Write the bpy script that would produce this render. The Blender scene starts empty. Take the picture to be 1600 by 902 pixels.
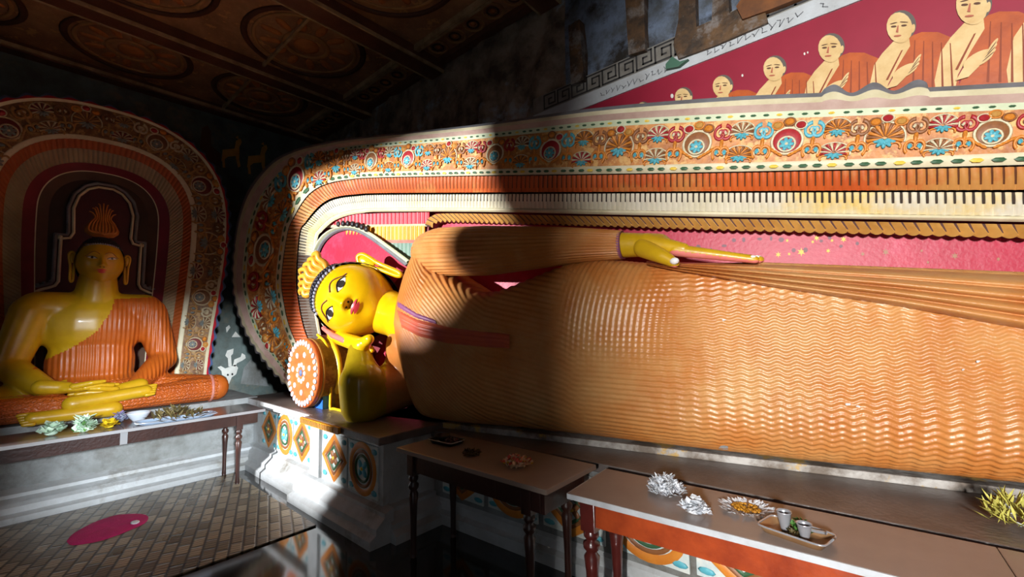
import bpy, bmesh, math, random
import numpy as np
from mathutils import Vector, Matrix, bvhtree

random.seed(7)
rng = np.random.default_rng(7)
sc = bpy.context.scene
col = sc.collection
PI = math.pi

# ---------------------------------------------------------------- camera
FPX = 684.0                                   # focal length in photo pixels (1600 wide)
CAM = np.array([0.0, 0.0, 1.6])
yaw, pitch, roll = [math.radians(a) for a in (41.13, 4.59, -0.97)]
cf = np.array([-math.sin(yaw)*math.cos(pitch), math.cos(yaw)*math.cos(pitch), math.sin(pitch)])
_r = np.array([math.cos(yaw), math.sin(yaw), 0.0]); _u = np.cross(_r, cf)
cr = _r*math.cos(roll) + _u*math.sin(roll)
cu = -_r*math.sin(roll) + _u*math.cos(roll)
cd = bpy.data.cameras.new('camera'); cam = bpy.data.objects.new('camera', cd); col.objects.link(cam)
cd.sensor_width = 36.0; cd.lens = FPX/1600*36.0; cd.clip_start = 0.05
M = Matrix.Identity(4)
for i in range(3):
    M[i][0] = cr[i]; M[i][1] = cu[i]; M[i][2] = -cf[i]; M[i][3] = CAM[i]
cam.matrix_world = M
sc.camera = cam

# ---------------------------------------------------------------- world, light, exposure
w = bpy.data.worlds.new('world'); sc.world = w; w.use_nodes = True
bgn = w.node_tree.nodes['Background']
bgn.inputs[0].default_value = (0.75, 0.87, 1.0, 1); bgn.inputs[1].default_value = 0.75
sc.view_settings.view_transform = 'Standard'
sc.view_settings.look = 'None'
sc.view_settings.gamma = 1.0
sc.view_settings.use_curve_mapping = False
sc.view_settings.exposure = 0.0

def area(name, loc, target, size, power, color):
    ld = bpy.data.lights.new(name, 'AREA'); ld.shape = 'DISK'; ld.size = size; ld.energy = power; ld.color = color
    o = bpy.data.objects.new(name, ld); col.objects.link(o)
    o.location = loc
    o.rotation_euler = (Vector(target)-Vector(loc)).to_track_quat('-Z', 'Y').to_euler()
    return o
# daylight from the bright courtyard, let in by the openings of wall_front and wall_right
area('courtyard_light_door', (1.8, -6.5, 2.8), (0, 3, 1.8), 0.7, 1350, (1.0, 0.985, 0.965))
area('courtyard_light_window', (-4.5, -6.5, 2.6), (-4, 2.3, 1.8), 0.16, 2000, (0.97, 0.98, 1.0))
area('courtyard_light_side', (7.5, -2.0, 3.2), (-6, 1.1, 0.7), 0.5, 3200, (0.85, 0.93, 1.0))

# ---------------------------------------------------------------- pixel -> direction helpers (a direction only; planes give the distance)
def ray(x, y): return cf + (x-800)/FPX*cr - (y-451)/FPX*cu
def onX(x, y, X): d = ray(x, y); return CAM + d*((X-CAM[0])/d[0])
def onY(x, y, Y): d = ray(x, y); return CAM + d*((Y-CAM[1])/d[1])
def onZ(x, y, Z): d = ray(x, y); return CAM + d*((Z-CAM[2])/d[2])
def dep(P): return float((np.asarray(P)-CAM) @ cf)
FS = 0.19                                     # the reclining niche recedes a little to the right
al = math.atan(FS)
E1 = np.array([math.cos(al), math.sin(al), 0]); EN = np.array([math.sin(al), -math.cos(al), 0]); EZ = np.array([0, 0, 1.0])
F0 = np.array([-2.86, 2.75, 0])
def onF(x, y, d=0.0):
    k = ray(x, y); return CAM + k*((d-(CAM-F0) @ EN)/(k @ EN))
def FP(s, z, d): return F0 + E1*s + EZ*z + EN*d
def sz(P): P = np.asarray(P); return float((P-F0) @ E1), float(P[2])

# ---------------------------------------------------------------- materials
def lin(c):
    return tuple(((v/255)/12.92 if v/255 <= .04045 else ((v/255+.055)/1.055)**2.4) for v in c) + (1,)
MATS = {}
def mat(name, c, rough=.5, c2=None, ns=6.0, lo=.35, hi=.7, bump=0.0, bs=40.0, metal=0.0, coat=0.0, c3=None, ns3=1.5, lo3=.55, hi3=.7):
    if name in MATS: return MATS[name]
    m = bpy.data.materials.new(name); m.use_nodes = True
    nt = m.node_tree; N = nt.nodes; L = nt.links; b = N['Principled BSDF']
    b.inputs['Roughness'].default_value = rough; b.inputs['Metallic'].default_value = metal
    if coat: b.inputs['Coat Weight'].default_value = coat; b.inputs['Coat Roughness'].default_value = .08
    b.inputs['Base Color'].default_value = lin(c)
    tc = N.new('ShaderNodeTexCoord')
    last = None
    if c2:
        n = N.new('ShaderNodeTexNoise'); n.inputs['Scale'].default_value = ns; n.inputs['Detail'].default_value = 6; n.inputs['Roughness'].default_value = .65
        L.new(tc.outputs['Object'], n.inputs['Vector'])
        r = N.new('ShaderNodeValToRGB'); r.color_ramp.elements[0].position = lo; r.color_ramp.elements[1].position = hi
        r.color_ramp.elements[0].color = lin(c); r.color_ramp.elements[1].color = lin(c2)
        L.new(n.outputs['Fac'], r.inputs['Fac']); last = r.outputs['Color']
        if c3:
            n3 = N.new('ShaderNodeTexNoise'); n3.inputs['Scale'].default_value = ns3; n3.inputs['Detail'].default_value = 8; n3.inputs['Roughness'].default_value = .7
            L.new(tc.outputs['Object'], n3.inputs['Vector'])
            mr = N.new('ShaderNodeMapRange'); mr.inputs[1].default_value = lo3; mr.inputs[2].default_value = hi3
            L.new(n3.outputs['Fac'], mr.inputs[0])
            mx = N.new('ShaderNodeMix'); mx.data_type = 'RGBA'
            L.new(mr.outputs[0], mx.inputs[0]); L.new(last, mx.inputs[6]); mx.inputs[7].default_value = lin(c3); last = mx.outputs[2]
        L.new(last, b.inputs['Base Color'])
    if bump:
        n2 = N.new('ShaderNodeTexNoise'); n2.inputs['Scale'].default_value = bs; n2.inputs['Detail'].default_value = 5
        L.new(tc.outputs['Object'], n2.inputs['Vector'])
        bp = N.new('ShaderNodeBump'); bp.inputs['Strength'].default_value = bump; bp.inputs['Distance'].default_value = .02
        L.new(n2.outputs['Fac'], bp.inputs['Height']); L.new(bp.outputs['Normal'], b.inputs['Normal'])
    MATS[name] = m
    return m

robe = mat('robe', (198, 128, 64), .33, (184, 106, 46), 3.0, bump=.12, bs=60, c3=(204, 156, 98), ns3=1.2, lo3=.42, hi3=.7)
robe2 = mat('robe_seated', (196, 100, 30), .4, (172, 84, 28), 4.0, bump=.15, bs=60)
sash = mat('sash', (206, 96, 60), .4, (186, 84, 74), 4.0)
purple = mat('hem_purple', (140, 80, 120), .45, (120, 66, 100), 5.0)
skin = mat('gold_paint', (236, 190, 10), .28, (224, 172, 8), 4.0, coat=.25)
skin2 = mat('old_gold_paint', (206, 164, 22), .36, (184, 142, 22), 4.0, coat=.08)
olive = mat('olive_paint', (176, 150, 20), .28, (150, 124, 18), 3.0, coat=.3)
pinkpalm = mat('palm_pink', (226, 130, 120), .4, (210, 110, 100), 6.0)
white = mat('white_paint', (232, 230, 220), .45, (206, 204, 196), 8.0, bump=.1)
nailm = mat('nail_white', (235, 230, 225), .35)
lipm = mat('lip_red', (200, 60, 70), .35)
black = mat('black_paint', (22, 18, 16), .4)
irism = mat('iris_dark', (50, 45, 40), .25)
hairm = mat('hair_dark', (38, 36, 46), .45, (22, 20, 28), 20)
curlw = mat('curl_grey', (150, 150, 165), .4)
flame_m = mat('flame_orange', (232, 168, 50), .4, (214, 140, 40), 5)
flame_d = mat('flame_old', (190, 118, 44), .45, (160, 92, 34), 6)
red = mat('backdrop_red', (196, 36, 70), .45, (176, 28, 58), 2.5, bump=.12, c3=(206, 70, 100), ns3=2.2)
maroon = mat('maroon', (78, 22, 32), .5, (58, 16, 26), 4, bump=.1)
murred = mat('mural_red', (150, 24, 52), .5, (136, 18, 44), 2.0)
orange_b = mat('orange_band', (206, 96, 36), .5, (188, 78, 30), 3, bump=.1, c3=(196, 138, 72), ns3=.7, lo3=.5, hi3=.6)
orange_l = mat('orange_side', (176, 84, 26), .5, (150, 68, 24), 3, bump=.1)
brownd = mat('brown_groove', (96, 52, 26), .6)
whitep = mat('white_pleat', (232, 226, 206), .5, (214, 206, 170), 2.0, bump=.08, c3=(236, 208, 130), ns3=.8, lo3=.55, hi3=.65)
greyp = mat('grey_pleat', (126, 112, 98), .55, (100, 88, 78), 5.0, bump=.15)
darkg = mat('dark_groove', (70, 60, 52), .6)
redpl = mat('red_pleat', (208, 48, 62), .45, (190, 36, 50), 5)
yelpl = mat('yellow_pleat', (228, 160, 30), .45, (210, 136, 26), 5)
greenpl = mat('green_pleat', (120, 150, 130), .5, (100, 128, 112), 5)
ochre = mat('ochre_scallop', (204, 154, 78), .5, (180, 126, 58), 4)
cream = mat('cream_line', (222, 212, 180), .5, (200, 188, 150), 6)
palegreen = mat('pale_green_line', (206, 214, 180), .5, (186, 196, 160), 6)
pinkl = mat('pink_line', (214, 150, 130), .5, (190, 110, 100), 5)
bluel = mat('blue_line', (100, 120, 165), .5, (84, 98, 130), 6)
rimgrey = mat('rim_grey', (128, 130, 136), .55, (100, 98, 98), 4, bump=.15)
floral = mat('floral_ground', (206, 134, 66), .5, (172, 104, 52), 9, .4, .6, bump=.2, c3=(226, 176, 104), ns3=12, lo3=.5, hi3=.58)
floral_o = mat('floral_old', (138, 98, 58), .55, (98, 66, 40), 7, .4, .62, bump=.3, c3=(170, 132, 80), ns3=10, lo3=.52, hi3=.6)
teal = mat('teal_paint', (70, 160, 180), .45, (110, 190, 200), 8)
mred = mat('motif_red', (176, 40, 46), .45, (150, 30, 38), 6)
mblack = mat('motif_black', (44, 42, 44), .45, (30, 28, 30), 6)
mbrown = mat('motif_brown', (150, 96, 54), .5, (126, 76, 42), 6)
mora = mat('motif_orange', (220, 140, 50), .45, (204, 118, 40), 6)
mgreen = mat('leaf_green', (54, 92, 60), .5)
myel = mat('bud_yellow', (232, 196, 70), .5)
plaster = mat('plaster_blue_grey', (160, 164, 164), .6, (120, 122, 118), 2.2, .35, .65, bump=.3, bs=25, c3=(92, 86, 76), ns3=1.4, lo3=.5, hi3=.68)
plasterw = mat('plaster_white', (206, 210, 212), .5, (176, 178, 176), 3, bump=.25, bs=25, c3=(130, 122, 108), ns3=2.2, lo3=.55, hi3=.72)
stone = mat('ledge_stone', (124, 116, 112), .35, (94, 84, 78), 3, bump=.2)
stonew = mat('worn_step', (190, 186, 180), .6, (120, 108, 96), 5, .4, .6, bump=.3, c3=(196, 160, 90), ns3=2.2, lo3=.56, hi3=.6)
wood = mat('dark_wood', (64, 34, 26), .35, (44, 24, 20), 4, bump=.1, coat=.2)
wood_r = mat('red_wood', (176, 74, 34), .3, (128, 46, 24), 5, bump=.08, coat=.4)
wood_m = mat('leg_mahogany', (98, 38, 32), .28, (70, 26, 24), 5, coat=.4)
ttop = mat('table_top_brown', (156, 144, 138), .32, (140, 128, 122), 2, coat=.12)
ttop2 = mat('table_top_worn', (110, 104, 104), .28, (84, 74, 70), 3, coat=.3)
ttedge = mat('table_edge', (196, 200, 204), .35, (170, 172, 174), 6)
steel = mat('steel', (190, 192, 198), .25, metal=.55)
bronze = mat('tray_bronze', (176, 138, 98), .35, (150, 112, 76), 6, metal=.3)
darkmetal = mat('dark_metal', (60, 54, 50), .35, metal=.6)
petalw = mat('petal_white', (236, 240, 244), .5, (220, 224, 232), 30)
petalg = mat('petal_pale_green', (206, 226, 206), .5, (176, 206, 180), 30)
petaly = mat('petal_yellow', (236, 210, 40), .5, (220, 180, 30), 30)
petalp = mat('petal_pink', (232, 120, 110), .5, (216, 80, 80), 30)
petalpu = mat('petal_purple', (150, 130, 180), .5)
goldc = mat('gold_centre', (200, 140, 30), .5, (150, 96, 20), 40)
leafm = mat('fresh_leaf', (60, 110, 50), .5, (90, 130, 50), 20)
dryl = mat('dry_leaf', (70, 60, 36), .6, (110, 96, 50), 20)
strawm = mat('pale_yellow_green', (214, 206, 110), .5, (190, 186, 80), 20)
clothm = mat('magenta_cloth', (196, 36, 110), .85, (176, 30, 96), 8, bump=.3, bs=120)
cloth_y = mat('olive_cloth', (140, 116, 24), .4, (110, 88, 20), 14, .45, .6)
yelrim = mat('yellow_rim', (238, 200, 30), .35)
bluecl = mat('blue_fill', (40, 110, 210), .5)
rock = mat('rock_dark', (160, 144, 126), .75, (84, 70, 58), 3.2, .38, .62, bump=.9, bs=10, c3=(176, 196, 212), ns3=1.1, lo3=.54, hi3=.66)
paintblue = mat('old_blue_paint', (120, 136, 160), .6, (84, 88, 92), 4, .4, .62, bump=.4, bs=14, c3=(46, 42, 38), ns3=2.5, lo3=.5, hi3=.62)
paintbrown = mat('old_brown_paint', (104, 76, 48), .65, (58, 46, 36), 7, .35, .6, bump=.5, bs=18, c3=(130, 124, 120), ns3=3, lo3=.52, hi3=.62)
wallgreen = mat('old_green_wall', (108, 124, 120), .65, (78, 82, 76), 3, bump=.4, bs=16, c3=(136, 126, 104), ns3=2)
deer_m = mat('deer_ochre', (240, 186, 84), .6, (214, 156, 66), 8)
ceil_m = mat('ceiling_brown', (190, 144, 104), .6, (136, 98, 70), 3, .35, .65, bump=.4, bs=18, c3=(206, 156, 104), ns3=6, lo3=.55, hi3=.62)
beam_m = mat('beam_brown', (120, 76, 54), .55, (88, 54, 40), 3, bump=.3)
linel = mat('line_tan', (204, 178, 136), .6, (140, 112, 80), 5)
wallm = mat('limewash', (58, 50, 44), .85, (44, 38, 32), 2, bump=.2)
monk_s = mat('monk_skin', (226, 196, 140), .55, (206, 168, 108), 8)
monk_r = mat('monk_robe', (190, 88, 26), .5, (164, 70, 22), 9, bump=.05)
monk_h = mat('monk_hair', (96, 86, 80), .6)
monk_d = mat('monk_dark', (90, 56, 34), .6)
striplet = mat('strip_white', (196, 202, 206), .55, (170, 172, 172), 4, bump=.1)
keym = mat('key_dark', (58, 56, 56), .6)
keybg = mat('key_grey', (150, 148, 140), .6, (110, 104, 96), 6)

def floor_material():
    m = bpy.data.materials.new('patterned_floor'); m.use_nodes = True
    nt = m.node_tree; N = nt.nodes; L = nt.links; b = N['Principled BSDF']
    tc = N.new('ShaderNodeTexCoord'); mp = N.new('ShaderNodeMapping'); L.new(tc.outputs['Object'], mp.inputs[0])
    mp.inputs['Rotation'].default_value = (0, 0, math.radians(20)); mp.inputs['Scale'].default_value = (1, 1, 1)
    br = N.new('ShaderNodeTexBrick'); L.new(mp.outputs[0], br.inputs['Vector'])
    br.inputs['Scale'].default_value = 6.0; br.inputs['Mortar Size'].default_value = .09; br.inputs['Mortar Smooth'].default_value = .9
    br.inputs['Brick Width'].default_value = .95; br.inputs['Row Height'].default_value = .5
    br.inputs['Color1'].default_value = lin((200, 186, 158)); br.inputs['Color2'].default_value = lin((124, 110, 86)); br.inputs['Mortar'].default_value = lin((70, 58, 42))
    wv = N.new('ShaderNodeTexWave'); wv.inputs['Scale'].default_value = 9; wv.inputs['Distortion'].default_value = 4; wv.inputs['Detail'].default_value = 2
    L.new(mp.outputs[0], wv.inputs['Vector'])
    mx = N.new('ShaderNodeMix'); mx.data_type = 'RGBA'; mx.blend_type = 'MULTIPLY'; mx.inputs[0].default_value = .55
    L.new(br.outputs['Color'], mx.inputs[6]); L.new(wv.outputs['Color'], mx.inputs[7])
    L.new(mx.outputs[2], b.inputs['Base Color'])
    n = N.new('ShaderNodeTexNoise'); n.inputs['Scale'].default_value = 2.5; L.new(tc.outputs['Object'], n.inputs['Vector'])
    mr = N.new('ShaderNodeMapRange'); mr.inputs[3].default_value = .18; mr.inputs[4].default_value = .42; L.new(n.outputs['Fac'], mr.inputs[0]); L.new(mr.outputs[0], b.inputs['Roughness'])
    bp = N.new('ShaderNodeBump'); bp.inputs['Strength'].default_value = .25; bp.inputs['Distance'].default_value = .01; L.new(br.outputs['Fac'], bp.inputs['Height']); bp.invert = True
    L.new(bp.outputs['Normal'], b.inputs['Normal'])
    return m
floor_mat = floor_material()
tile_m = mat('wet_dark_tile', (44, 38, 33), .1, (30, 25, 22), 2.0, coat=.5)

# ---------------------------------------------------------------- mesh helpers
def wloc(o):
    v = np.zeros(3)
    while o is not None: v = v + np.array(o.location); o = o.parent
    return v
def tag(o, label=None, cat=None, group=None, kind=None):
    if label: o['label'] = label
    if cat: o['category'] = cat
    if group: o['group'] = group
    if kind: o['kind'] = kind
    return o
def thing(name, loc, label, cat, group=None):
    o = bpy.data.objects.new(name, None); o.empty_display_size = .1; col.objects.link(o); o.location = [float(v) for v in loc]
    return tag(o, label, cat, group)
def mk(name, V, F, mats, parent=None, fm=None, smooth=True):
    V = np.asarray(V, float)
    if not isinstance(mats, (list, tuple)): mats = [mats]
    if parent is not None: off = wloc(parent); loc = (0, 0, 0)
    else:
        lo, hi = V.min(0), V.max(0); off = np.array([(lo[0]+hi[0])/2, (lo[1]+hi[1])/2, lo[2]]); loc = off
    me = bpy.data.meshes.new(name)
    me.from_pydata((V-off).tolist(), [], [tuple(int(i) for i in f) for f in F])
    for m in mats: me.materials.append(m)
    if fm is not None: me.polygons.foreach_set('material_index', np.asarray(fm, np.int32))
    if smooth: me.polygons.foreach_set('use_smooth', np.ones(len(me.polygons), bool))
    me.update()
    o = bpy.data.objects.new(name, me); col.objects.link(o); o.location = [float(v) for v in loc]
    if parent is not None: o.parent = parent
    return o
def bev(o, wd=.008, seg=2):
    m = o.modifiers.new('bevel', 'BEVEL'); m.width = wd; m.segments = seg; m.limit_method = 'ANGLE'; m.angle_limit = math.radians(40)
    for p in o.data.polygons: p.use_smooth = False
    return o
class MB:
    def __init__(s): s.V = []; s.F = []; s.M = []; s.n = 0
    def add(s, V, F, mi=0):
        V = np.asarray(V, float); s.V.append(V)
        for f in F: s.F.append(tuple(int(i)+s.n for i in f)); s.M.append(mi)
        s.n += len(V); return s
    def build(s, name, mats, parent=None, smooth=True): return mk(name, np.vstack(s.V), s.F, mats, parent, s.M, smooth)
def gridF(nu, nv, cu_=False, cv_=False):
    F = []
    for i in range(nu if cu_ else nu-1):
        for j in range(nv if cv_ else nv-1):
            i2 = (i+1) % nu; j2 = (j+1) % nv
            F.append((i*nv+j, i2*nv+j, i2*nv+j2, i*nv+j2))
    return F
def box(x0, x1, y0, y1, z0, z1):
    V = [(x, y, z) for x in (x0, x1) for y in (y0, y1) for z in (z0, z1)]
    F = [(0, 1, 3, 2), (4, 6, 7, 5), (0, 4, 5, 1), (2, 3, 7, 6), (0, 2, 6, 4), (1, 5, 7, 3)]
    return np.array(V, float), F
def obox(cen, ax, ay, az, hx, hy, hz):
    V, F = box(-1, 1, -1, 1, -1, 1)
    V = np.asarray(cen)+V[:, :1]*hx*np.asarray(ax)+V[:, 1:2]*hy*np.asarray(ay)+V[:, 2:3]*hz*np.asarray(az)
    return V, F
def rs(P, n):
    P = np.asarray(P, float); d = np.r_[0, np.cumsum(np.linalg.norm(np.diff(P, axis=0), axis=1))]
    t = np.linspace(0, d[-1], n); return np.stack([np.interp(t, d, P[:, k]) for k in range(P.shape[1])], 1)
def spline(P, n):
    P = np.asarray(P, float)
    Q = np.vstack([2*P[0]-P[1], P, 2*P[-1]-P[-2]]); out = []
    m = len(P)-1
    for t in np.linspace(0, m-1e-9, n):
        i = int(t); f = t-i; a, b, c, d = Q[i:i+4]
        out.append(.5*((2*b)+(c-a)*f+(2*a-5*b+4*c-d)*f*f+(3*b-a-3*c+d)*f**3))
    return np.array(out)
def tube(P, R, n=10, caps=True, ref=None, flat=1.0):
    P = np.asarray(P, float); k = len(P); R = np.broadcast_to(np.asarray(R, float), (k,))
    T = np.gradient(P, axis=0); T /= np.linalg.norm(T, axis=1)[:, None]+1e-12
    up = np.array(ref if ref is not None else (0, 0, 1.0))
    if abs(up @ T[0]) > .95 and ref is None: up = np.array([1.0, 0, 0])
    V = []; u = up
    for i in range(k):
        u = u-(u @ T[i])*T[i]; u /= np.linalg.norm(u)+1e-12; v = np.cross(T[i], u)
        for j in range(n):
            a = 2*PI*j/n; V.append(P[i]+R[i]*(math.cos(a)*u*flat+math.sin(a)*v))
    F = gridF(k, n, False, True)
    if caps: F += [tuple(range(n-1, -1, -1)), tuple((k-1)*n+j for j in range(n))]
    return np.array(V), F
def lathe(prof, n=20, c=(0, 0, 0), ax=None, capends=True):
    V = []
    if ax is None: X, Y, Z = np.eye(3)
    else: X, Y, Z = [np.asarray(a, float) for a in ax]
    for r, z in prof:
        for j in range(n):
            a = 2*PI*j/n; V.append(np.asarray(c)+X*r*math.cos(a)+Y*r*math.sin(a)+Z*z)
    F = gridF(len(prof), n, False, True)
    if capends: F += [tuple(range(n-1, -1, -1)), tuple((len(prof)-1)*n+j for j in range(n))]
    return np.array(V), F
def ellipsoid(c, R, ax=None, nu=12, nv=16):
    X, Y, Z = np.eye(3) if ax is None else [np.asarray(a, float) for a in ax]
    prof = [(max(math.cos(t), 1e-3), math.sin(t)) for t in np.linspace(-PI/2, PI/2, nu)]
    V = [np.asarray(c)+X*R[0]*r*math.cos(2*PI*j/nv)+Y*R[1]*r*math.sin(2*PI*j/nv)+Z*R[2]*z for r, z in prof for j in range(nv)]
    F = gridF(nu, nv, False, True)+[tuple(range(nv-1, -1, -1)), tuple((nu-1)*nv+j for j in range(nv))]
    return np.array(V), F
def capsule(a, b, ra, rb, n=14):
    a = np.asarray(a, float); b = np.asarray(b, float); d = b-a; Lg = np.linalg.norm(d)+1e-9; d /= Lg
    x = np.cross(d, (0, 0, 1.0) if abs(d[2]) < .9 else (1.0, 0, 0)); x /= np.linalg.norm(x); y = np.cross(d, x)
    prof = [(ra*math.cos(t), ra*math.sin(t)) for t in np.linspace(-PI/2+.02, 0, 6)]+[(rb*math.cos(t), Lg+rb*math.sin(t)) for t in np.linspace(0, PI/2-.02, 6)]
    return lathe(prof, n, a, (x, y, d))
def blob(prims, voxel, smooth=6):
    mb = MB()
    for V, F in prims: mb.add(V, F)
    V = np.vstack(mb.V); c = V.mean(0)
    me = bpy.data.meshes.new('tmp'); me.from_pydata((V-c).tolist(), [], mb.F)
    bm = bmesh.new(); bm.from_mesh(me); bmesh.ops.recalc_face_normals(bm, faces=bm.faces); bm.to_mesh(me); bm.free()
    o = bpy.data.objects.new('tmp', me); col.objects.link(o)
    r = o.modifiers.new('r', 'REMESH'); r.mode = 'VOXEL'; r.voxel_size = voxel
    s = o.modifiers.new('s', 'SMOOTH'); s.iterations = smooth; s.factor = .5
    ev = o.evaluated_get(bpy.context.evaluated_depsgraph_get()); m2 = ev.to_mesh()
    n = len(m2.vertices); A = np.empty(n*3); m2.vertices.foreach_get('co', A); A = A.reshape(-1, 3)+c
    Fc = [tuple(p.vertices) for p in m2.polygons]
    ev.to_mesh_clear(); bpy.data.objects.remove(o); bpy.data.meshes.remove(me)
    return A, Fc
def fcen(V, F): return np.array([V[list(f)].mean(0) for f in F])
def bvh_of(V, F): return bvhtree.BVHTree.FromPolygons([Vector(v) for v in V], [tuple(int(i) for i in f) for f in F])
def hit(bvh, x, y, off=0.0, fallback=None):
    d = ray(x, y); d = d/np.linalg.norm(d)
    p, n, i, dist = bvh.ray_cast(Vector(CAM), Vector(d))
    if p is None: return fallback
    return np.array(p)-d*off
def flatpoly(pts, th=None):
    n = len(pts); return np.asarray(pts, float), [tuple(range(n))]
def sstep(a, b, x):
    t = np.clip((np.asarray(x, float)-a)/(b-a), 0, 1); return t*t*(3-2*t)
def mirror_seq(a): return list(a)

# ================================================================ SETTING
XA, YB, ZC = -7.8, 3.58, 5.05
XR, YF = 2.4, -3.2
def struct(o): o['kind'] = 'structure'; return o
V, F = box(XA-.2, XR+.2, YF-.2, 4.6, -.2, 0)
struct(mk('floor', V, F, tile_m, smooth=False))
# printed floor covering, left half of the room
def quad(P): return np.asarray(P, float), [tuple(range(len(P)))]
mb = MB()
mx0, mx1, my0, my1 = XA+.4, -4.05, YF+.3, 1.76
mb.add(*box(-5.6, -3.62, my0, 1.70, .002, .012))
o = mb.build('floor_covering', [floor_mat], smooth=False)
tag(o, 'patterned brown floor covering lying in front of the seated statue', 'floor mat')

V, F = box(XA-.25, XA, YF-.2, 4.6, 0, ZC+.3)
wall_left = struct(mk('wall_left', V, F, wallgreen, smooth=False))
# front wall with a door and a window, right wall with an added window; both unseen, openings sized for the beams
mb = MB()
dx0, dx1, dz1 = 0.68, 2.25, 3.3
wx0, wx1, wz0, wz1 = -4.86, -3.87, 1.58, 2.90
for b in ((XA, wx0, 0, ZC), (wx0, wx1, 0, wz0), (wx0, wx1, wz1, ZC), (wx1, dx0, 0, ZC), (dx0, dx1, dz1, ZC), (dx1, XR, 0, ZC), (-4.2, wx1, wz0, 2.09), (-4.09, wx1, 2.08, 2.18), (-3.94, wx1, 2.17, 2.26)):  # last three boxes: steps added in the window corner to shape its beam
    mb.add(*box(b[0], b[1], YF-.12, YF, b[2], b[3]))
struct(mb.build('wall_front', [wallm], smooth=False))
mb = MB()
sy0, sy1, sz0, sz1 = -1.12, -.42, 1.93, 2.66  # unseen side window, added to send a low beam to the seated statue
for b in ((YF, sy0, 0, ZC), (sy0, sy1, 0, sz0), (sy0, sy1, sz1, ZC), (sy1, 4.6, 0, ZC)):
    mb.add(*box(XR, XR+.12, b[0], b[1], b[2], b[3]))
struct(mb.build('wall_right', [wallm], smooth=False))

# ---------------------------------------------------------------- ceiling: boards, beams, painted rings
ceiling = struct(mk('ceiling', *box(XA-.2, XR+.2, YF-.2, 4.6, ZC, ZC+.15), ceil_m, smooth=False))
def ceil_strip(p0, p1, wd, th, m, name):
    a = onZ(*p0, ZC); b = onZ(*p1, ZC); d = b-a; L_ = np.linalg.norm(d); d /= L_; n = np.cross(d, EZ)
    V, F = obox((a+b)/2-EZ*th/2, d, n, EZ, L_/2, wd/2, th/2)
    return mk(name, V, F, m, ceiling, smooth=False)
def xat(px, py): return onZ(px, py, ZC)[0]
bx1 = onZ(585, 180, ZC-.12); bx2 = onZ(700, 115, ZC-.12)
xw = XA+.02
for xb, wdt in ((bx1[0]-.10, .22), (bx2[0]-.1, .24), (bx2[0]+1.75, .24), (bx2[0]+3.6, .24)):
    bm_ = mk('beam', *box(xb-wdt/2, xb+wdt/2, YF, YB, ZC-.16, ZC-.002), beam_m, ceiling, smooth=False)
    mk('beam_edge', *box(xb-wdt/2-.02, xb-wdt/2, YF, YB, ZC-.17, ZC-.13), linel, bm_, smooth=False)
    mk('beam_edge', *box(xb+wdt/2, xb+wdt/2+.02, YF, YB, ZC-.17, ZC-.13), linel, bm_, smooth=False)
mk('cornice_moulding', *box(XA, XA+.16, YF, YB, ZC-.12, ZC-.002), beam_m, ceiling, smooth=False)
mk('cornice_line', *box(XA+.16, XA+.20, YF, YB, ZC-.10, ZC-.06), linel, ceiling, smooth=False)
for yy, wdt in ((YB-.06, .1), (YB-.42, .035), (YB-.46, .03)):
    mk('ceiling_moulding', *box(XA, XR, yy-wdt/2, yy+wdt/2, ZC-.07, ZC-.002), linel if wdt < .05 else beam_m, ceiling, smooth=False)
xs_beams = [XA+.1, bx1[0]-.10, bx2[0]-.1, bx2[0]+1.75, bx2[0]+3.6]
ycross = onZ(450, 58, ZC)[1]
mk('ceiling_batten', *box(XA, XR, ycross-.015, ycross+.015, ZC-.05, ZC-.004), linel, ceiling, smooth=False)
def ringV(c, r, t, n=40):
    P = np.array([(c[0]+r*math.cos(a), c[1]+r*math.sin(a), c[2]) for a in np.linspace(0, 2*PI, n, endpoint=False)])
    V = []; 
    for i in range(n):
        a = 2*PI*i/n; rad = np.array([math.cos(a), math.sin(a), 0])
        for k in range(6):
            b = 2*PI*k/6; V.append(P[i]+rad*t*math.cos(b)+EZ*t*.6*math.sin(b))
    return np.array(V), gridF(n, 6, True, True)
ringm = [mat('ring_dark', (96, 60, 42), .6, (74, 44, 32), 5), mat('ring_tan', (190, 146, 94), .6, (160, 116, 74), 5), mat('ring_orange', (206, 132, 70), .6, (170, 104, 56), 8)]
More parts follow.
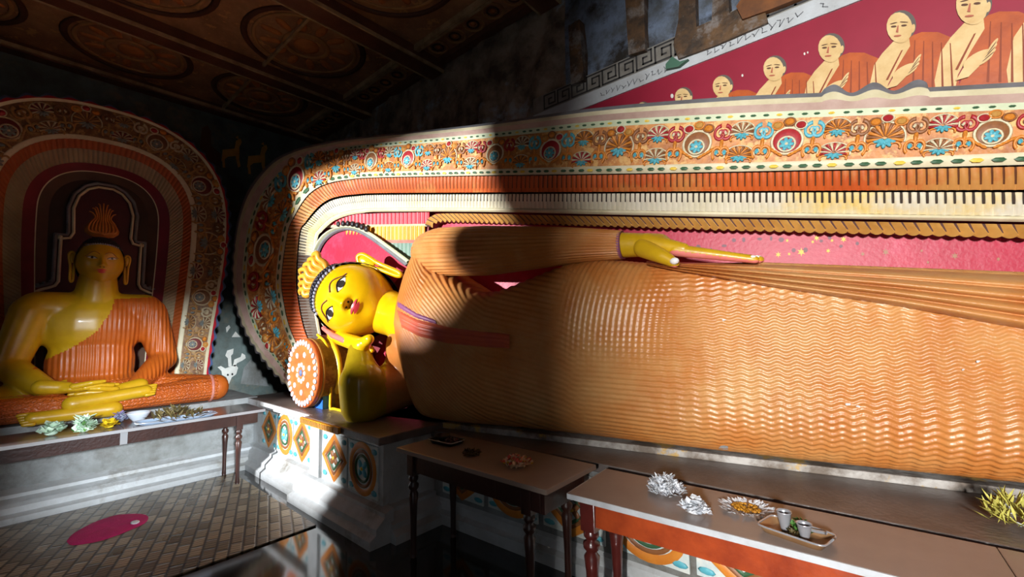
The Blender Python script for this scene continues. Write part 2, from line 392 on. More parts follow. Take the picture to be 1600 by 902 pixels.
for i in range(4):
    xc = (xs_beams[i]+xs_beams[i+1])/2 if i else (xs_beams[0]+xs_beams[1])/2
    hw = (xs_beams[i+1]-xs_beams[i])/2-.18
    for k in range(4):
        yc_ = YB-.46-hw-.2-k*(2*hw+.25)
        if yc_ < YF+hw: break
        mb = MB()
        mb.add(*ringV((xc, yc_, ZC-.005), hw*.96, .035), 0)
        mb.add(*ringV((xc, yc_, ZC-.005), hw*.82, .022), 1)
        mb.add(*ringV((xc, yc_, ZC-.005), hw*.35, .03), 1)
        for q in range(12):
            a = 2*PI*q/12
            mb.add(*ellipsoid((xc+hw*.58*math.cos(a), yc_+hw*.58*math.sin(a), ZC-.004), (hw*.18, hw*.075, .02), ((math.cos(a), math.sin(a), 0), (-math.sin(a), math.cos(a), 0), (0, 0, 1)), 6, 10), 2)
        mb.add(*ellipsoid((xc, yc_, ZC-.004), (hw*.22, hw*.22, .03), None, 6, 14), 2)
        mb.build('painted_medallion', ringm, ceiling)
    # row of small rosettes along the back wall
    for q in range(5):
        xq = xs_beams[i]+.3+q*(xs_beams[i+1]-xs_beams[i]-.6)/4
        mb = MB(); mb.add(*ringV((xq, YB-.24, ZC-.006), .12, .018, 20), 1); mb.add(*ringV((xq, YB-.24, ZC-.006), .065, .014, 16), 0)
        mb.add(*ellipsoid((xq, YB-.24, ZC-.004), (.035, .035, .015), None, 5, 8), 2)
        mb.build('rosette', ringm, ceiling)

# ---------------------------------------------------------------- back wall above the niche: rough rock, painted frieze, mural
def rough(x0, x1, z0f, z1, y, nx, nz, amp, m, name, seed):
    r2 = np.random.default_rng(seed)
    ph = r2.uniform(0, 6.28, (14, 2)); fr = r2.uniform(1.5, 11, (14, 2)); aa = r2.uniform(.3, 1, 14)/np.linalg.norm(fr, axis=1)
    V = []
    for i in range(nx):
        x = x0+(x1-x0)*i/(nx-1)
        for j in range(nz):
            z = z0f(x)+(z1-z0f(x))*j/(nz-1)
            h = sum(aa[k]*math.sin(fr[k, 0]*x*1.7+ph[k, 0]+1.3*math.sin(fr[k, 1]*z+ph[k, 1])) for k in range(14))
            V.append((x, y-amp*h, z))
    return mk(name, V, gridF(nx, nz), m)
def cornice_z(x):     # height of the niche cornice as seen on the back wall
    return float(np.interp(x, [-8, -6.2, -2.66, -1.3, .5, 2.4], [4.1, 4.0, 3.75, 3.15, 2.55, 2.2]))-.25
zs0 = 3.72
wb = rough(XA, -2.35, cornice_z, ZC, YB, 90, 30, .10, rock, 'wall_back', 3)
struct(wb)
mk('painted_plaster', *(lambda o: (np.array([v.co[:] for v in o.data.vertices])+np.array(o.location), [tuple(p.vertices) for p in o.data.polygons]))(
    rough(-2.35, XR, lambda x: 3.6, ZC, YB, 90, 26, .05, paintblue, 'tmpwall', 5)), paintblue, wb)
bpy.data.objects.remove(bpy.data.objects['tmpwall'])
mk('wall_backing', *box(XA, XR, 4.45, 4.6, 0, ZC), rock, wb, smooth=False)
mk('wall_backing', *box(XA, XR, YB+.17, YB+.22, 3.9, ZC), rock, wb, smooth=False)
# old painted pillars and figures above the key border
def wallpoly(pts, m, name, y, par):
    P = [onY(a, b, y) for a, b in pts]; return mk(name, *flatpoly(P), m, par, smooth=False)
def paintedslab(pts, m, name, y, par, th=.05):
    A = np.array([onY(a, b, y) for a, b in pts]); B = A.copy(); B[:, 1] += th; n = len(A)
    return mk(name, np.vstack([A, B]), [tuple(range(n)), tuple(range(2*n-1, n-1, -1))]+[(i, n+i, n+(i+1) % n, (i+1) % n) for i in range(n)], m, par, smooth=False)
paintedslab([(888, 40), (905, 30), (912, 125), (892, 132)], paintbrown, 'painted_pillar', YB-.09, wb, .12)
paintedslab([(975, -30), (1005, -40), (1008, 78), (982, 86)], paintbrown, 'painted_pillar', YB-.09, wb, .12)
paintedslab([(1060, 92), (1052, 70), (1060, 30), (1062, -30), (1085, -45), (1088, 42), (1112, 32), (1115, -55), (1135, -60), (1140, 20), (1190, -5), (1200, 35), (1120, 70)], paintbrown, 'painted_figure', YB-.07, wb, .1)
paintedslab([(1150, 10), (1170, -20), (1260, -60), (1290, -20), (1205, 14), (1160, 30)], mat('fig_rust', (138, 84, 40), .6, (96, 60, 36), 6), 'painted_figure', YB-.09, wb, .1)
paintedslab([(1040, 100), (1050, 88), (1062, 96), (1075, 92), (1060, 104), (1040, 108)], mat('fig_green', (70, 110, 90), .6), 'painted_leaf', YB-.08, wb, .1)
# key border, script strip, mural ground: thin plaster layers on the wall
XM0 = onY(850, 185, YB)[0]
zb0, zb1, zb2 = 3.66, 3.79, 3.97
mural = thing('monk_mural', (-.5, YB-.02, 2.6), 'long red wall painting of a row of robed monks above the carved cornice', 'mural')
_mp = [(-2.6, zb0), (-2.6, 3.4), (-1.3, 3.0), (.5, 2.66), (1.1, 2.58), (XR, 2.5), (XR, zb0)]
_n = len(_mp); mk('painted_ground', [(a, YB-.03, b) for a, b in _mp]+[(a, YB+.1, b) for a, b in _mp], [tuple(range(_n)), tuple(range(2*_n-1, _n-1, -1))]+[(i, _n+i, _n+(i+1) % _n, (i+1) % _n) for i in range(_n)], murred, mural, smooth=False)
strip = mk('inscription_strip', *box(-2.75, XR, YB-.045, YB+.1, zb0, zb1), striplet, mural, smooth=False)
keyb = mk('key_border', *box(-2.75, XR, YB-.04, YB+.1, zb1, zb2), keybg, mural, smooth=False)
mb = MB(); kw = .17; y_ = YB-.045
def stroke(mb, P, wd, y):
    for a, b in zip(P[:-1], P[1:]):
        a = np.array(a); b = np.array(b); d = b-a; L_ = np.hypot(*d); d /= L_; n = np.array([-d[1], d[0]])*wd/2; a2 = a-d*wd/2; b2 = b+d*wd/2
        mb.add([(q[0], y, q[1]) for q in (a2-n, b2-n, b2+n, a2+n)], [(0, 1, 2, 3)])
x = -2.6; flip = 0
while x < XR-.2:
    u = lambda a, b: (x+a*kw, zb1+.02+(b if not flip else 1-b)*(zb2-zb1-.04))
    stroke(mb, [u(0, 0), u(0, 1), u(.8, 1), u(.8, .25), u(.35, .25), u(.35, .65), u(.55, .65)], .016, y_)
    stroke(mb, [u(0, 0), u(1, 0)], .016, y_); x += kw; flip = 1-flip
mb.build('key_pattern', [keym], keyb, smooth=False)
mb = MB(); x = -1.95
rl = random.Random(3)
while x < .55:
    if rl.random() < .14: x += .09; continue
    h = .026; c0 = zb0+.06
    P = [(x+.012*t+.012*math.sin(t*2.2+rl.random()), c0+h*math.sin(t*1.7+rl.random()*2)) for t in range(4)]
    stroke(mb, P, .006, YB-.048); x += .055
mb.build('faded_script', [mat('script_grey', (110, 112, 116), .7)], strip, smooth=False)['kind'] = 'stuff'
# monks
monks = [(1004, 170, 10), (1067, 152, 14), (1128, 135, 16), (1209, 107, 18), (1297, 75, 20.5), (1406, 42, 23), (1519, 8, 28), (1640, -25, 32)]
def ell(cx, cy, rx, ry, t=0, n=18): return [(cx+rx*math.cos(a)*math.cos(t)-ry*math.sin(a)*math.sin(t), cy+rx*math.cos(a)*math.sin(t)+ry*math.sin(a)*math.cos(t)) for a in np.linspace(0, 2*PI, n, endpoint=False)]
for hx, hy, r in monks:
    mb = MB(); lay = [0]
    def pp(pts, mi):
        lay[0] += 1; y = YB-.032-.0006*lay[0]
        P = [onY(hx+a*r, hy+b*r, y) for a, b in pts]; mb.add(*flatpoly(P), mi)
    pp([(.5, .7), (1.5, .35), (2.6, .35), (3.7, .8), (4.1, 4.6), (-.9, 4.9), (-.3, 3.4), (-.5, 2.4)], 1)
    pp([(-.45, 1.0), (-1.2, 1.8), (-1.75, 2.6), (-2.1, 4.2), (-2.0, 5.0), (-1.0, 5.0), (-.8, 3.9), (-.1, 2.6), (.7, 1.3), (.6, .5)], 0)
    for q in range(5): pp([(1.0+.6*q, .9+.05*q), (1.06+.6*q, .9+.05*q), (.95+.68*q, 4.3), (.8+.68*q, 4.3)], 5)
    pp([(.1, 1.6), (.22, 1.55), (-.8, 3.6), (-.95, 3.6)], 5)
    pp(ell(.15, -.12, .97, 1.02), 2)
    pp(ell(-.02, .05, .88, 1.05, -.15), 0)
    pp(ell(.9, .1, .13, .3, .2), 0)
    pp(ell(-.42, -.02, .2, .07, -.1), 3); pp(ell(.28, -.1, .2, .07, -.1), 3)
    pp(ell(-.42, -.25, .26, .035, -.25), 3); pp(ell(.28, -.33, .28, .035, .05), 3)
    pp([(-.15, -.1), (-.08, -.1), (-.1, .38), (-.28, .36)], 4)
    pp(ell(-.15, .6, .26, .06, -.1), 4)
    pp(ell(.35, 3.0, .95, .36, -.5), 0)
    for q in range(3): pp(ell(.95+.1*q, 2.75-.25*q, .5, .1, -.7-.12*q), 0); pp(ell(.9+.1*q, 2.87-.25*q, .45, .025, -.7-.12*q), 3)
    pp([(-.9, 4.2), (-.5, 3.5), (.1, 3.0), (.4, 3.4), (-.2, 4.0)], 0)
    mb.build('painted_monk', [monk_s, monk_r, monk_h, monk_d, mat('monk_lip', (176, 96, 70), .6), mat('monk_fold', (140, 58, 20), .6)], mural, smooth=False)
mb = MB()
for q in ((1050, 150, 2.4), (1040, 100, 2), (1160, 118, 1.5), (1257, 84, 1.5), (1262, 82, 1.2)): mb.add(*flatpoly([onY(a, b, YB-.034) for a, b in ell(q[0], q[1], q[2], q[2]*1.5, 0, 8)]))
mb.build('chipped_spot', [white], mural, smooth=False)

# deer and plants painted on the old green wall, animal head between the niches
def wl(pts, m, name, X=XA+.01):
    P = np.array([onX(a, b, X) for a, b in pts]); return mk(name, *flatpoly(P), m, wall_left, smooth=False)
for ox, oy, s_ in ((346, 212, 1.0), (386, 222, 1.0)):
    mb = MB()
    for pts in ([(2, 22), (22, 20), (28, 24), (28, 36), (22, 32), (10, 33), (4, 38), (0, 40)], [(20, 22), (23, 8), (30, 4), (32, 10), (28, 18), (28, 28)], [(22, 3), (26, 0), (27, 6)], [(1, 36), (5, 36), (6, 50), (2, 50)], [(22, 33), (27, 33), (30, 48), (26, 50)]):
        mb.add(*flatpoly([onX(ox+a*s_, oy+b*s_, XA+.012+.001*mb.n/9) for a, b in pts]))
    mb.build('painted_deer', [deer_m], wall_left, smooth=False)
wl([(312, 230), (316, 200), (324, 196), (330, 205), (330, 228), (345, 240), (345, 262), (330, 255)], mat('fig_umber', (98, 66, 44), .6), 'painted_figure')
mb = MB()
for k, pts in enumerate(([(345, 572), (352, 576), (368, 570), (372, 575), (369, 585), (362, 590), (357, 602), (354, 590), (347, 586), (346, 580), (340, 574)],
            [(357, 573), (356, 560), (352, 556), (355, 548), (365, 545), (364, 553), (361, 556), (362, 573)],
            [(364, 572), (366, 562), (376, 558), (378, 552), (383, 555), (384, 560), (378, 564), (370, 568), (368, 573)],
            [(353, 512), (358, 508), (360, 512), (354, 520)], [(362, 527), (368, 518), (376, 527)])):
    mb.add(*flatpoly([onX(a, b, XA+.02) for a, b in pts]), 0)
for a, b in ((356, 586), (363, 585)): mb.add(*flatpoly([onX(p, q, XA+.024) for p, q in ell(a, b, 1.6, 1.8, 0, 8)]), 1)
mb.build('painted_animal', [white, black], wall_left, smooth=False)
wl([(376, 600), (381, 575), (392, 562), (404, 572), (415, 592), (420, 604)], plaster, 'painted_hill', XA+.008)

# ================================================================ PLINTHS
ZP = 0.77
def steps(name, xs, parent, front, z_prof, m, axis):
    pass
# plinth of the seated statue (front x = -5.95), moulded base
pA = thing('statue_plinth', (-6.6, -.6, 0), 'long grey plaster plinth with moulded base under the seated statue', 'plinth')
prof = [(-5.66, 0), (-5.66, .05), (-5.72, .07), (-5.72, .12), (-5.76, .145), (-5.84, .17), (-5.84, .20), (-5.94, .23), (-5.94, .66), (-5.90, .69), (-5.90, .77), (XA+.01, .77), (XA+.01, 0)]
def prism(prof, a0, a1, fn):
    n = len(prof); V = [fn(p, a) for a in (a0, a1) for p in prof]
    return np.array(V), [(i, (i+1) % n, n+(i+1) % n, n+i) for i in range(n)]+[tuple(range(n-1, -1, -1)), tuple(range(n, 2*n))]
mk('body', *prism(prof[7:], YF, 2.02, lambda p, a: (p[0], a, p[1])), plaster, pA, smooth=False)
mk('base_moulding', *prism(prof[:8]+[(-5.98, .23), (-5.98, 0)], YF, 1.99, lambda p, a: (p[0], a, p[1])), plasterw, pA, smooth=False)
# plinth of the reclining statue
pB = thing('statue_plinth', (-2, 3.2, 0), 'painted plinth with stepped head block carrying the reclining statue', 'plinth')
def yb(x): return 2.42+.05*(x+2.97)
# main body (slightly skewed front), top ledge and worn step
xl, xr = -3.12, XR
V = np.array([(xl, yb(xl), 0), (xr, yb(xr), 0), (xr, 4.4, 0), (xl, 4.4, 0)]); V = np.vstack([V, V+[0, 0, .66]])
BF = [(0, 1, 5, 4), (1, 2, 6, 5), (2, 3, 7, 6), (3, 0, 4, 7), (4, 5, 6, 7), (3, 2, 1, 0)]
mk('body', V, BF, plaster, pB, smooth=False)
V = np.array([(xl, yb(xl)-.03, .66), (xr, yb(xr)-.03, .66), (xr, 4.4, .66), (xl, 4.4, .66)]); V = np.vstack([V, V+[0, 0, .06]])
bev(mk('ledge', V, BF, stone, pB, smooth=False), .008)
bprof = [(-.06, 0), (-.06, .08), (-.02, .1), (-.02, .16), (.02, .2), (.1, .2), (.1, 0)]
mk('base_moulding', *prism(bprof, xl, xr, lambda p, a: (a, yb(a)+p[0], p[1])), plasterw, pB, smooth=False)
mk('shelf_moulding', *prism([(-.035, .56), (-.035, .6), (-.01, .62), (.05, .62), (.05, .56)], xl, xr, lambda p, a: (a, yb(a)+p[0], p[1])), plasterw, pB, smooth=False)
def yst(x): return 2.50+.225*(x+2.86)     # front of the worn step below the body
V = np.array([(-4.4, yst(-4.4), .72), (xr, yst(xr), .72), (xr, 4.4, .72), (-4.4, 4.4, .72)]); V = np.vstack([V, V+[0, 0, .045]])
bev(mk('worn_step', V, BF, stonew, pB, smooth=False), .006)
# head block: left section and pilaster section, standing forward of the body
hbx0, hbx1, hbx2 = -6.05, -4.22, -3.02
mk('head_block_body', *box(hbx0, hbx1, 2.00, 4.4, 0, .70), plasterw, pB, smooth=False)
mk('head_block_body', *box(hbx1, hbx2, 1.93, 4.4, 0, .70), plasterw, pB, smooth=False)
hp = [(-.17, 0), (-.17, .06), (-.12, .09), (-.12, .13), (-.05, .19), (-.05, .22), (.03, .24), (.03, 0)]
mk('base_moulding', *prism(hp, hbx0, hbx1-.1, lambda p, a: (a, 2.00+p[0], p[1])), plasterw, pB, smooth=False)
mk('base_moulding', *prism(hp, hbx1-.12, hbx2+.1, lambda p, a: (a, 1.93+p[0], p[1])), plasterw, pB, smooth=False)
mk('base_moulding', *prism(hp, 1.93, 2.4, lambda p, a: (hbx2-p[0], a, p[1])), plasterw, pB, smooth=False)
bev(mk('top_slab', *box(hbx0, hbx1-.02, 1.93, 4.3, .70, .765), stone, pB, smooth=False), .01)
bev(mk('top_slab', *box(hbx1-.02, hbx2+.05, 1.86, 4.3, .70, .765), stone, pB, smooth=False), .01)
mk('slab_edge', *box(hbx0, hbx1-.04, 1.915, 1.93, .70, .765), plasterw, pB, smooth=False)
tr = mk('yellow_trim', *box(hbx1-.05, -3.55, 1.835, 1.86, .705, .76), yelpl, pB, smooth=False)
mb = MB()
for k in range(22): mb.add(*box(hbx1-.04+k*.029, hbx1-.025+k*.029, 1.828, 1.84, .712, .753))
mb.build('trim_dentil', [ochre], tr, smooth=False)
# painted lozenge panels with raised outlines
tilebg = mat('tile_pale', (222, 224, 216), .45, (190, 206, 206), 9, .4, .6)
def panel(x0, x1, y, z0, z1, kind):
    p = mk('tile', *box(x0, x1, y-.012, y, z0, z1), tilebg, pB, smooth=False)
    cx, cz, hw, hh = (x0+x1)/2, (z0+z1)/2, (x1-x0)/2, (z1-z0)/2
    def loop(k, r, m, nm, off):
        n = 28; P = []
        for a in np.linspace(0, 2*PI, n, endpoint=False):
            if kind == 'd': q = abs(math.cos(a))+abs(math.sin(a)); ux, uz = math.cos(a)/q, math.sin(a)/q
            else: ux, uz = math.cos(a)*.9, math.sin(a)
            P.append((cx+hw*k*ux, y-.014-off, cz+hh*k*uz))
        P = np.array(P); V = []
        for q in P:
            d = q-np.array([cx, q[1], cz]); d /= np.linalg.norm(d)
            V += [q-d*r, q+np.array([0, -.012, 0]), q+d*r]
        mk(nm, V, gridF(n, 3, True, False), m, p)
    loop(.92, .026, mora, 'outline', 0); loop(.68, .014, mbrown, 'outline', 0); loop(.5, .012, mgreen, 'outline', 0)
    mb = MB()
    for q in range(4):
        a = PI/4+q*PI/2; mb.add(*ellipsoid((cx+hw*.2*math.cos(a), y-.014, cz+hh*.2*math.sin(a)), (hw*.2, .012, hh*.13), ((math.cos(a), 0, math.sin(a)), (0, 1, 0), (-math.sin(a), 0, math.cos(a))), 6, 10), 0)
    mb.add(*ellipsoid((cx, y-.018, cz), (hw*.1, .014, hh*.08), None, 6, 10), 1)
    mb.build('flower', [teal if kind == 'o' else mbrown, myel], p)
    for sx in (-1, 1):
        for s2 in (-1, 1): mk('corner_leaf', *ellipsoid((cx+sx*hw*.78, y-.013, cz+s2*hh*.78), (hw*.2, .008, hh*.12), None, 5, 8), teal, p)
wpan = (hbx1-.12-(-5.62))/3
for k in range(3): panel(-5.62+k*wpan, -5.62+(k+1)*wpan-.02, 2.00, .26, .66, 'do'[k % 2])
panel(-3.98, -3.55, 1.93, .26, .66, 'd')
panel(-3.52, -3.08, 1.93, .26, .66, 'o')
for x0 in (-2.9, -2.4, -1.9, -1.4, -.9, -.4, .1, .6):
    panel(x0, x0+.47, yb(x0+.235)-.012, .23, .55, 'd' if int(x0*10) % 2 else 'o')
mk('corner_pilaster', *box(-4.20, -4.02, 1.90, 1.95, .24, .70), plasterw, pB, smooth=False)

# ================================================================ ORNAMENT MOTIFS (shared meshes)
def unit_mesh(mb, name, mats):
    me = bpy.data.meshes.new(name); me.from_pydata(np.vstack(mb.V).tolist(), [], mb.F)
    for m in mats: me.materials.append(m)
    me.polygons.foreach_set('material_index', np.asarray(mb.M, np.int32)); me.polygons.foreach_set('use_smooth', np.ones(len(mb.M), bool)); me.update()
    return me
def torus(c, r, t, n=24, k=6, a0=0, a1=2*PI, sq=.8):
    full = abs(a1-a0-2*PI) < 1e-6
    A = np.linspace(a0, a1, n, endpoint=not full); V = []
    for a in A:
        d = np.array([math.cos(a), math.sin(a), 0])
        for q in range(k):
            b = 2*PI*q/k; V.append(np.asarray(c)+d*(r+t*math.cos(b))+EZ*t*sq*math.sin(b))
    return np.array(V), gridF(n, k, full, True)
def rosette_mesh(cd_, name):
    mb = MB()
    mb.add(*ellipsoid((0, .05, 0), (.74, .74, .12), None, 7, 22), 0)
    mb.add(*torus((0, .05, .03), .76, .075), 1)
    for q in range(7):
        a = 2*PI*q/7; mb.add(*ellipsoid((.2*math.cos(a), -.15+.2*math.sin(a), .13), (.2, .12, .05), ((math.cos(a), math.sin(a), 0), (-math.sin(a), math.cos(a), 0), (0, 0, 1)), 5, 8), 2)
    mb.add(*torus((0, -.15, .1), .42, .06, 18), 1)
    mb.add(*ellipsoid((0, -.15, .15), (.1, .1, .05), None, 5, 8), 1)
    for sx in (-1, 1):
        for q in range(4): mb.add(*ellipsoid((sx*(.28+.2*q), -.72+.13*q, .04), (.2, .1, .07), ((math.cos(.6), sx*math.sin(.6), 0), (-sx*math.sin(.6), math.cos(.6), 0), (0, 0, 1)), 5, 8), 3)
    return unit_mesh(mb, name, [cd_, cream, teal, mora])
def shell_mesh(ca, cb, name):
    mb = MB()
    n = 13
    for q in range(n):
        a = math.radians(-12)+q*math.radians(204)/(n-1); d = np.array([math.cos(a), math.sin(a), 0])
        mb.add(*tube([d*.12+EZ*.05, d*.5+EZ*.13, d*.82+EZ*.06], [.03, .075, .095], 6), q % 2)
    mb.add(*torus((0, 0, .02), .92, .05, 22, 6, -.25, PI+.25), 2)
    for q in range(5):
        a = math.radians(200+35*q); mb.add(*ellipsoid((.3*math.cos(a), .3*math.sin(a)-.05, .06), (.28, .12, .08), ((math.cos(a), math.sin(a), 0), (-math.sin(a), math.cos(a), 0), (0, 0, 1)), 5, 8), 3)
    for sx in (-1, 1): mb.add(*torus((sx*.5, -.5, .03), .25, .07, 14, 6, -.5 if sx > 0 else PI-1.9, 2.4 if sx > 0 else PI+.9), 4)
    return unit_mesh(mb, name, [ca, cb, cream, teal, mora])
def scroll_mesh(ca, name):
    mb = MB()
    for sx in (-1, 1):
        T = np.linspace(0, 1, 26)
        P = [(sx*(.12+.36*(1-t*.75)*math.sin(t*7.5)), .3+.3*(1-t*.75)*math.cos(t*7.5), .03+.08*t) for t in T]
        mb.add(*tube(P, .085*(1-.5*T), 6), 0)
        P = [(sx*(.15+.3*(1-t*.7)*math.sin(t*6+.5)), -.42-.28*(1-t*.7)*math.cos(t*6+.5), .03+.06*t) for t in T]
        mb.add(*tube(P, .075*(1-.5*T), 6), 1)
        mb.add(*ellipsoid((sx*.14, .34, .08), (.1, .1, .07), None, 5, 8), 2)
        mb.add(*ellipsoid((sx*.2, -.42, .06), (.11, .11, .06), None, 5, 8), 3)
    mb.add(*ellipsoid((0, -.05, .04), (.1, .28, .08), None, 5, 8), 1)
    return unit_mesh(mb, name, [ca, mora, cream, teal])
MOTS = [rosette_mesh(mred, 'rosette_red'), shell_mesh(cream, mbrown, 'shell_cream'), rosette_mesh(mblack, 'rosette_black'), shell_mesh(mora, mbrown, 'shell_orange'), rosette_mesh(mbrown, 'rosette_brown'), shell_mesh(mred, cream, 'shell_red')]
SCRS = [scroll_mesh(teal, 'scroll_teal'), scroll_mesh(mbrown, 'scroll_brown'), scroll_mesh(mred, 'scroll_red')]
_full = (cream, teal, mora)
cream, teal, mora = mat('dull_cream', (200, 184, 150), .55, (170, 150, 116), 6), mat('dull_slate', (130, 138, 134), .55, (104, 106, 100), 6), mat('dull_ochre', (178, 134, 78), .55, (146, 106, 60), 6)
_db, _dr, _dk = mat('dull_brown', (124, 86, 54), .55, (98, 66, 44), 6), mat('dull_red', (110, 40, 38), .55), mat('dull_black', (48, 42, 38), .55)
MOTO = [rosette_mesh(_db, 'rosette_old'), shell_mesh(cream, _db, 'shell_old'), rosette_mesh(_dk, 'rosette_old_dark'), shell_mesh(mora, _db, 'shell_old_ochre'), rosette_mesh(_dr, 'rosette_old_red'), shell_mesh(cream, _dr, 'shell_old_red')]
SCRO = [scroll_mesh(cream, 'scroll_old'), scroll_mesh(_db, 'scroll_old_brown'), scroll_mesh(mora, 'scroll_old_ochre')]
cream, teal, mora = _full
def place(me, name, parent, P, X, Y, Z, sx, sy, szc):
    o = bpy.data.objects.new(name, me); col.objects.link(o); o.parent = parent
    P = np.asarray(P)-wloc(parent); m = Matrix.Identity(4)
    for i in range(3): m[i][0] = X[i]*sx; m[i][1] = Y[i]*sy; m[i][2] = Z[i]*szc; m[i][3] = P[i]
    o.matrix_local = m; return o
def motif_row(parent, A, B, normal, start=0, MOT=None, SCR=None):
    """A, B: outer and inner edge curves (same count); motifs ride the middle."""
    MOT = MOT or MOTS; SCR = SCR or SCRS
    Mid = (A+B)/2; W = np.linalg.norm(A-B, axis=1); Zv = np.asarray(normal)
    d = np.r_[0, np.cumsum(np.linalg.norm(np.diff(Mid, axis=0), axis=1))]
    def at(t):
        i = max(1, min(int(np.searchsorted(d, t)), len(Mid)-2)); T = Mid[i+1]-Mid[i-1]; T /= np.linalg.norm(T)
        Yv = A[i]-B[i]; Yv = Yv-(Yv @ T)*T; return Mid[i]+Zv*.004, T, Yv/np.linalg.norm(Yv), W[i]
    t = .12; k = start
    while t < d[-1]-.2:
        P, T, Y, w_ = at(t)
        big = MOT[(2*k) % 6] if k % 3 != 1 else MOT[(2*k+1) % 6]
        place(big, 'rosette_motif' if k % 3 != 1 else 'shell_motif', parent, P-Y*w_*.05, T, Y, Zv, w_*.40, w_*.40, w_*.32)
        for q in (-1, 0, 1):
            P2, T2, Y2, w2 = at(t+q*w_*.22); place(BUD[(k+q) % 3], 'bud_motif', parent, P2+Y2*w2*(.40-.08*abs(q)), T2, Y2, Zv, w2*.13, w2*.11, w2*.2)
        P, T, Y, w_ = at(t+w_*.52); place(SCR[k % 3], 'scroll_motif', parent, P, T, Y, Zv, w_*.42, w_*.62, w_*.35)
        P, T, Y, w_ = at(t+w_*.95)
        place(MOT[(2*k+3) % 6], 'shell_motif', parent, P+Y*w_*.19, T, Y, Zv, w_*.30, w_*.28, w_*.3)
        place(MOT[(2*k+5) % 6], 'shell_motif', parent, P-Y*w_*.34, T, Y, Zv, w_*.34, w_*.26, w_*.3)
        P, T, Y, w_ = at(t+w_*1.38); place(SCR[(k+1) % 3], 'scroll_motif', parent, P, -T, Y, Zv, w_*.42, w_*.62, w_*.35)
        k += 1; t += w_*1.9
BUD = []
for _m, _m2 in ((mora, mbrown), (mred, cream), (ochre, mora)):
    _b = MB(); _b.add(*ellipsoid((0, 0, 0), (.8, .8, .3), None, 6, 12), 0); _b.add(*torus((0, 0, .05), .85, .16, 16), 1); BUD.append(unit_mesh(_b, 'bud', [_m, _m2]))
_lf = {}
for _i, _m in enumerate((mgreen, myel)):
    _b = MB(); _b.add(*ellipsoid((0, 0, 0), (1, 1, 1), None, 4, 6)); _lf[_i] = unit_mesh(_b, 'painted_leaf', [_m])
def leaf_row(parent, A, B, normal, name='painted_leaf'):
    Mid = (A+B)/2; W = np.linalg.norm(A-B, axis=1); d = np.r_[0, np.cumsum(np.linalg.norm(np.diff(Mid, axis=0), axis=1))]
    t = .03; k = 0
    while t < d[-1]-.03:
        i = max(1, min(int(np.searchsorted(d, t)), len(Mid)-2)); T = Mid[i+1]-Mid[i-1]; T /= np.linalg.norm(T); Zv = np.asarray(normal); Yv = np.cross(Zv, T)
        wv_ = W[i]
        place(_lf[1 if k % 4 == 3 else 0], name, parent, Mid[i]+Zv*.003, T, Yv, Zv, wv_*.46, wv_*.2, .004)
        t += max(wv_*1.15, .07); k += 1

# ================================================================ NICHE OF THE RECLINING STATUE
NB = 900
nB = thing('niche_surround', FP(-1.5, .78, -.3), 'long carved and painted niche surround framing the reclining statue', 'niche frame')
edges = {
 'rim':   (0.00, [(455, 612), (415, 570), (385, 525), (368, 480), (362, 430), (367, 366), (378, 320), (395, 285), (425, 252), (460, 234), (510, 222), (566, 214), (741, 195), (929, 169), (1130, 152), (1330, 143), (1600, 128), (1720, 120)]),
 'fl0':   (0.02, [(462, 605), (428, 560), (400, 520), (384, 475), (378, 433), (385, 366), (397, 325), (413, 297), (440, 265), (472, 247), (515, 235), (566, 226), (741, 210), (929, 190), (1130, 178), (1330, 170), (1600, 160), (1720, 155)]),
 'fl1':   (0.0, [(478, 590), (458, 545), (443, 510), (434, 470), (431, 433), (440, 366), (450, 333), (465, 303), (485, 285), (510, 276), (540, 272), (580, 269), (741, 265), (929, 260), (1130, 255), (1330, 249), (1600, 238), (1720, 233)]),
 'or0':   (-0.02, [(487, 585), (468, 545), (453, 510), (444, 470), (441, 433), (450, 366), (460, 341), (478, 312), (496, 296), (518, 287), (546, 282), (585, 279), (741, 276), (929, 274), (1130, 271), (1330, 267), (1600, 261), (1720, 259)]),
 'or1':   (-0.08, [(500, 580), (487, 545), (474, 510), (466, 470), (463, 433), (468, 366), (478, 347), (496, 325), (512, 313), (530, 307), (555, 304), (590, 302), (741, 301), (929, 300), (1130, 299), (1330, 298), (1600, 297), (1720, 297)]),
 'wh0':   (-0.08, [(502, 580), (489, 545), (476, 510), (468, 470), (465, 433), (470, 366), (480, 349), (498, 328), (514, 316), (532, 310), (557, 307), (590, 305), (741, 304), (929, 303), (1130, 302), (1330, 301), (1600, 301), (1720, 301)]),
 'wh1':   (-0.16, [(515, 575), (503, 545), (495, 510), (489, 470), (486, 433), (491, 372), (498, 358), (513, 343), (527, 335), (543, 330), (562, 327), (592, 325), (741, 325), (929, 328), (1130, 331), (1330, 334), (1600, 338), (1720, 340)]),
 'ln1':   (-0.17, [(518, 575), (507, 545), (499, 510), (493, 470), (491, 433), (496, 375), (503, 362), (518, 348), (531, 341), (547, 336), (566, 333), (595, 331), (741, 331), (929, 335), (1130, 339), (1330, 342), (1600, 347), (1720, 349)]),
}
def curveF(key):
    d, P = edges[key]
    Q = np.array([sz(onF(a, b, d)) for a, b in P])
    # carry on to the right as the last stretch runs
    v = (Q[-1]-Q[-3]); v /= v[0]; Q = np.vstack([Q, Q[-1]+v*.5, Q[-1]+v*1.2])
    return spline(Q, 1200), d
CQ = {k: curveF(k) for k in edges}
_ref = (CQ['or1'][0]+CQ['wh0'][0])/2
_ra = np.r_[0, np.cumsum(np.linalg.norm(np.diff(_ref, axis=0), axis=1))]
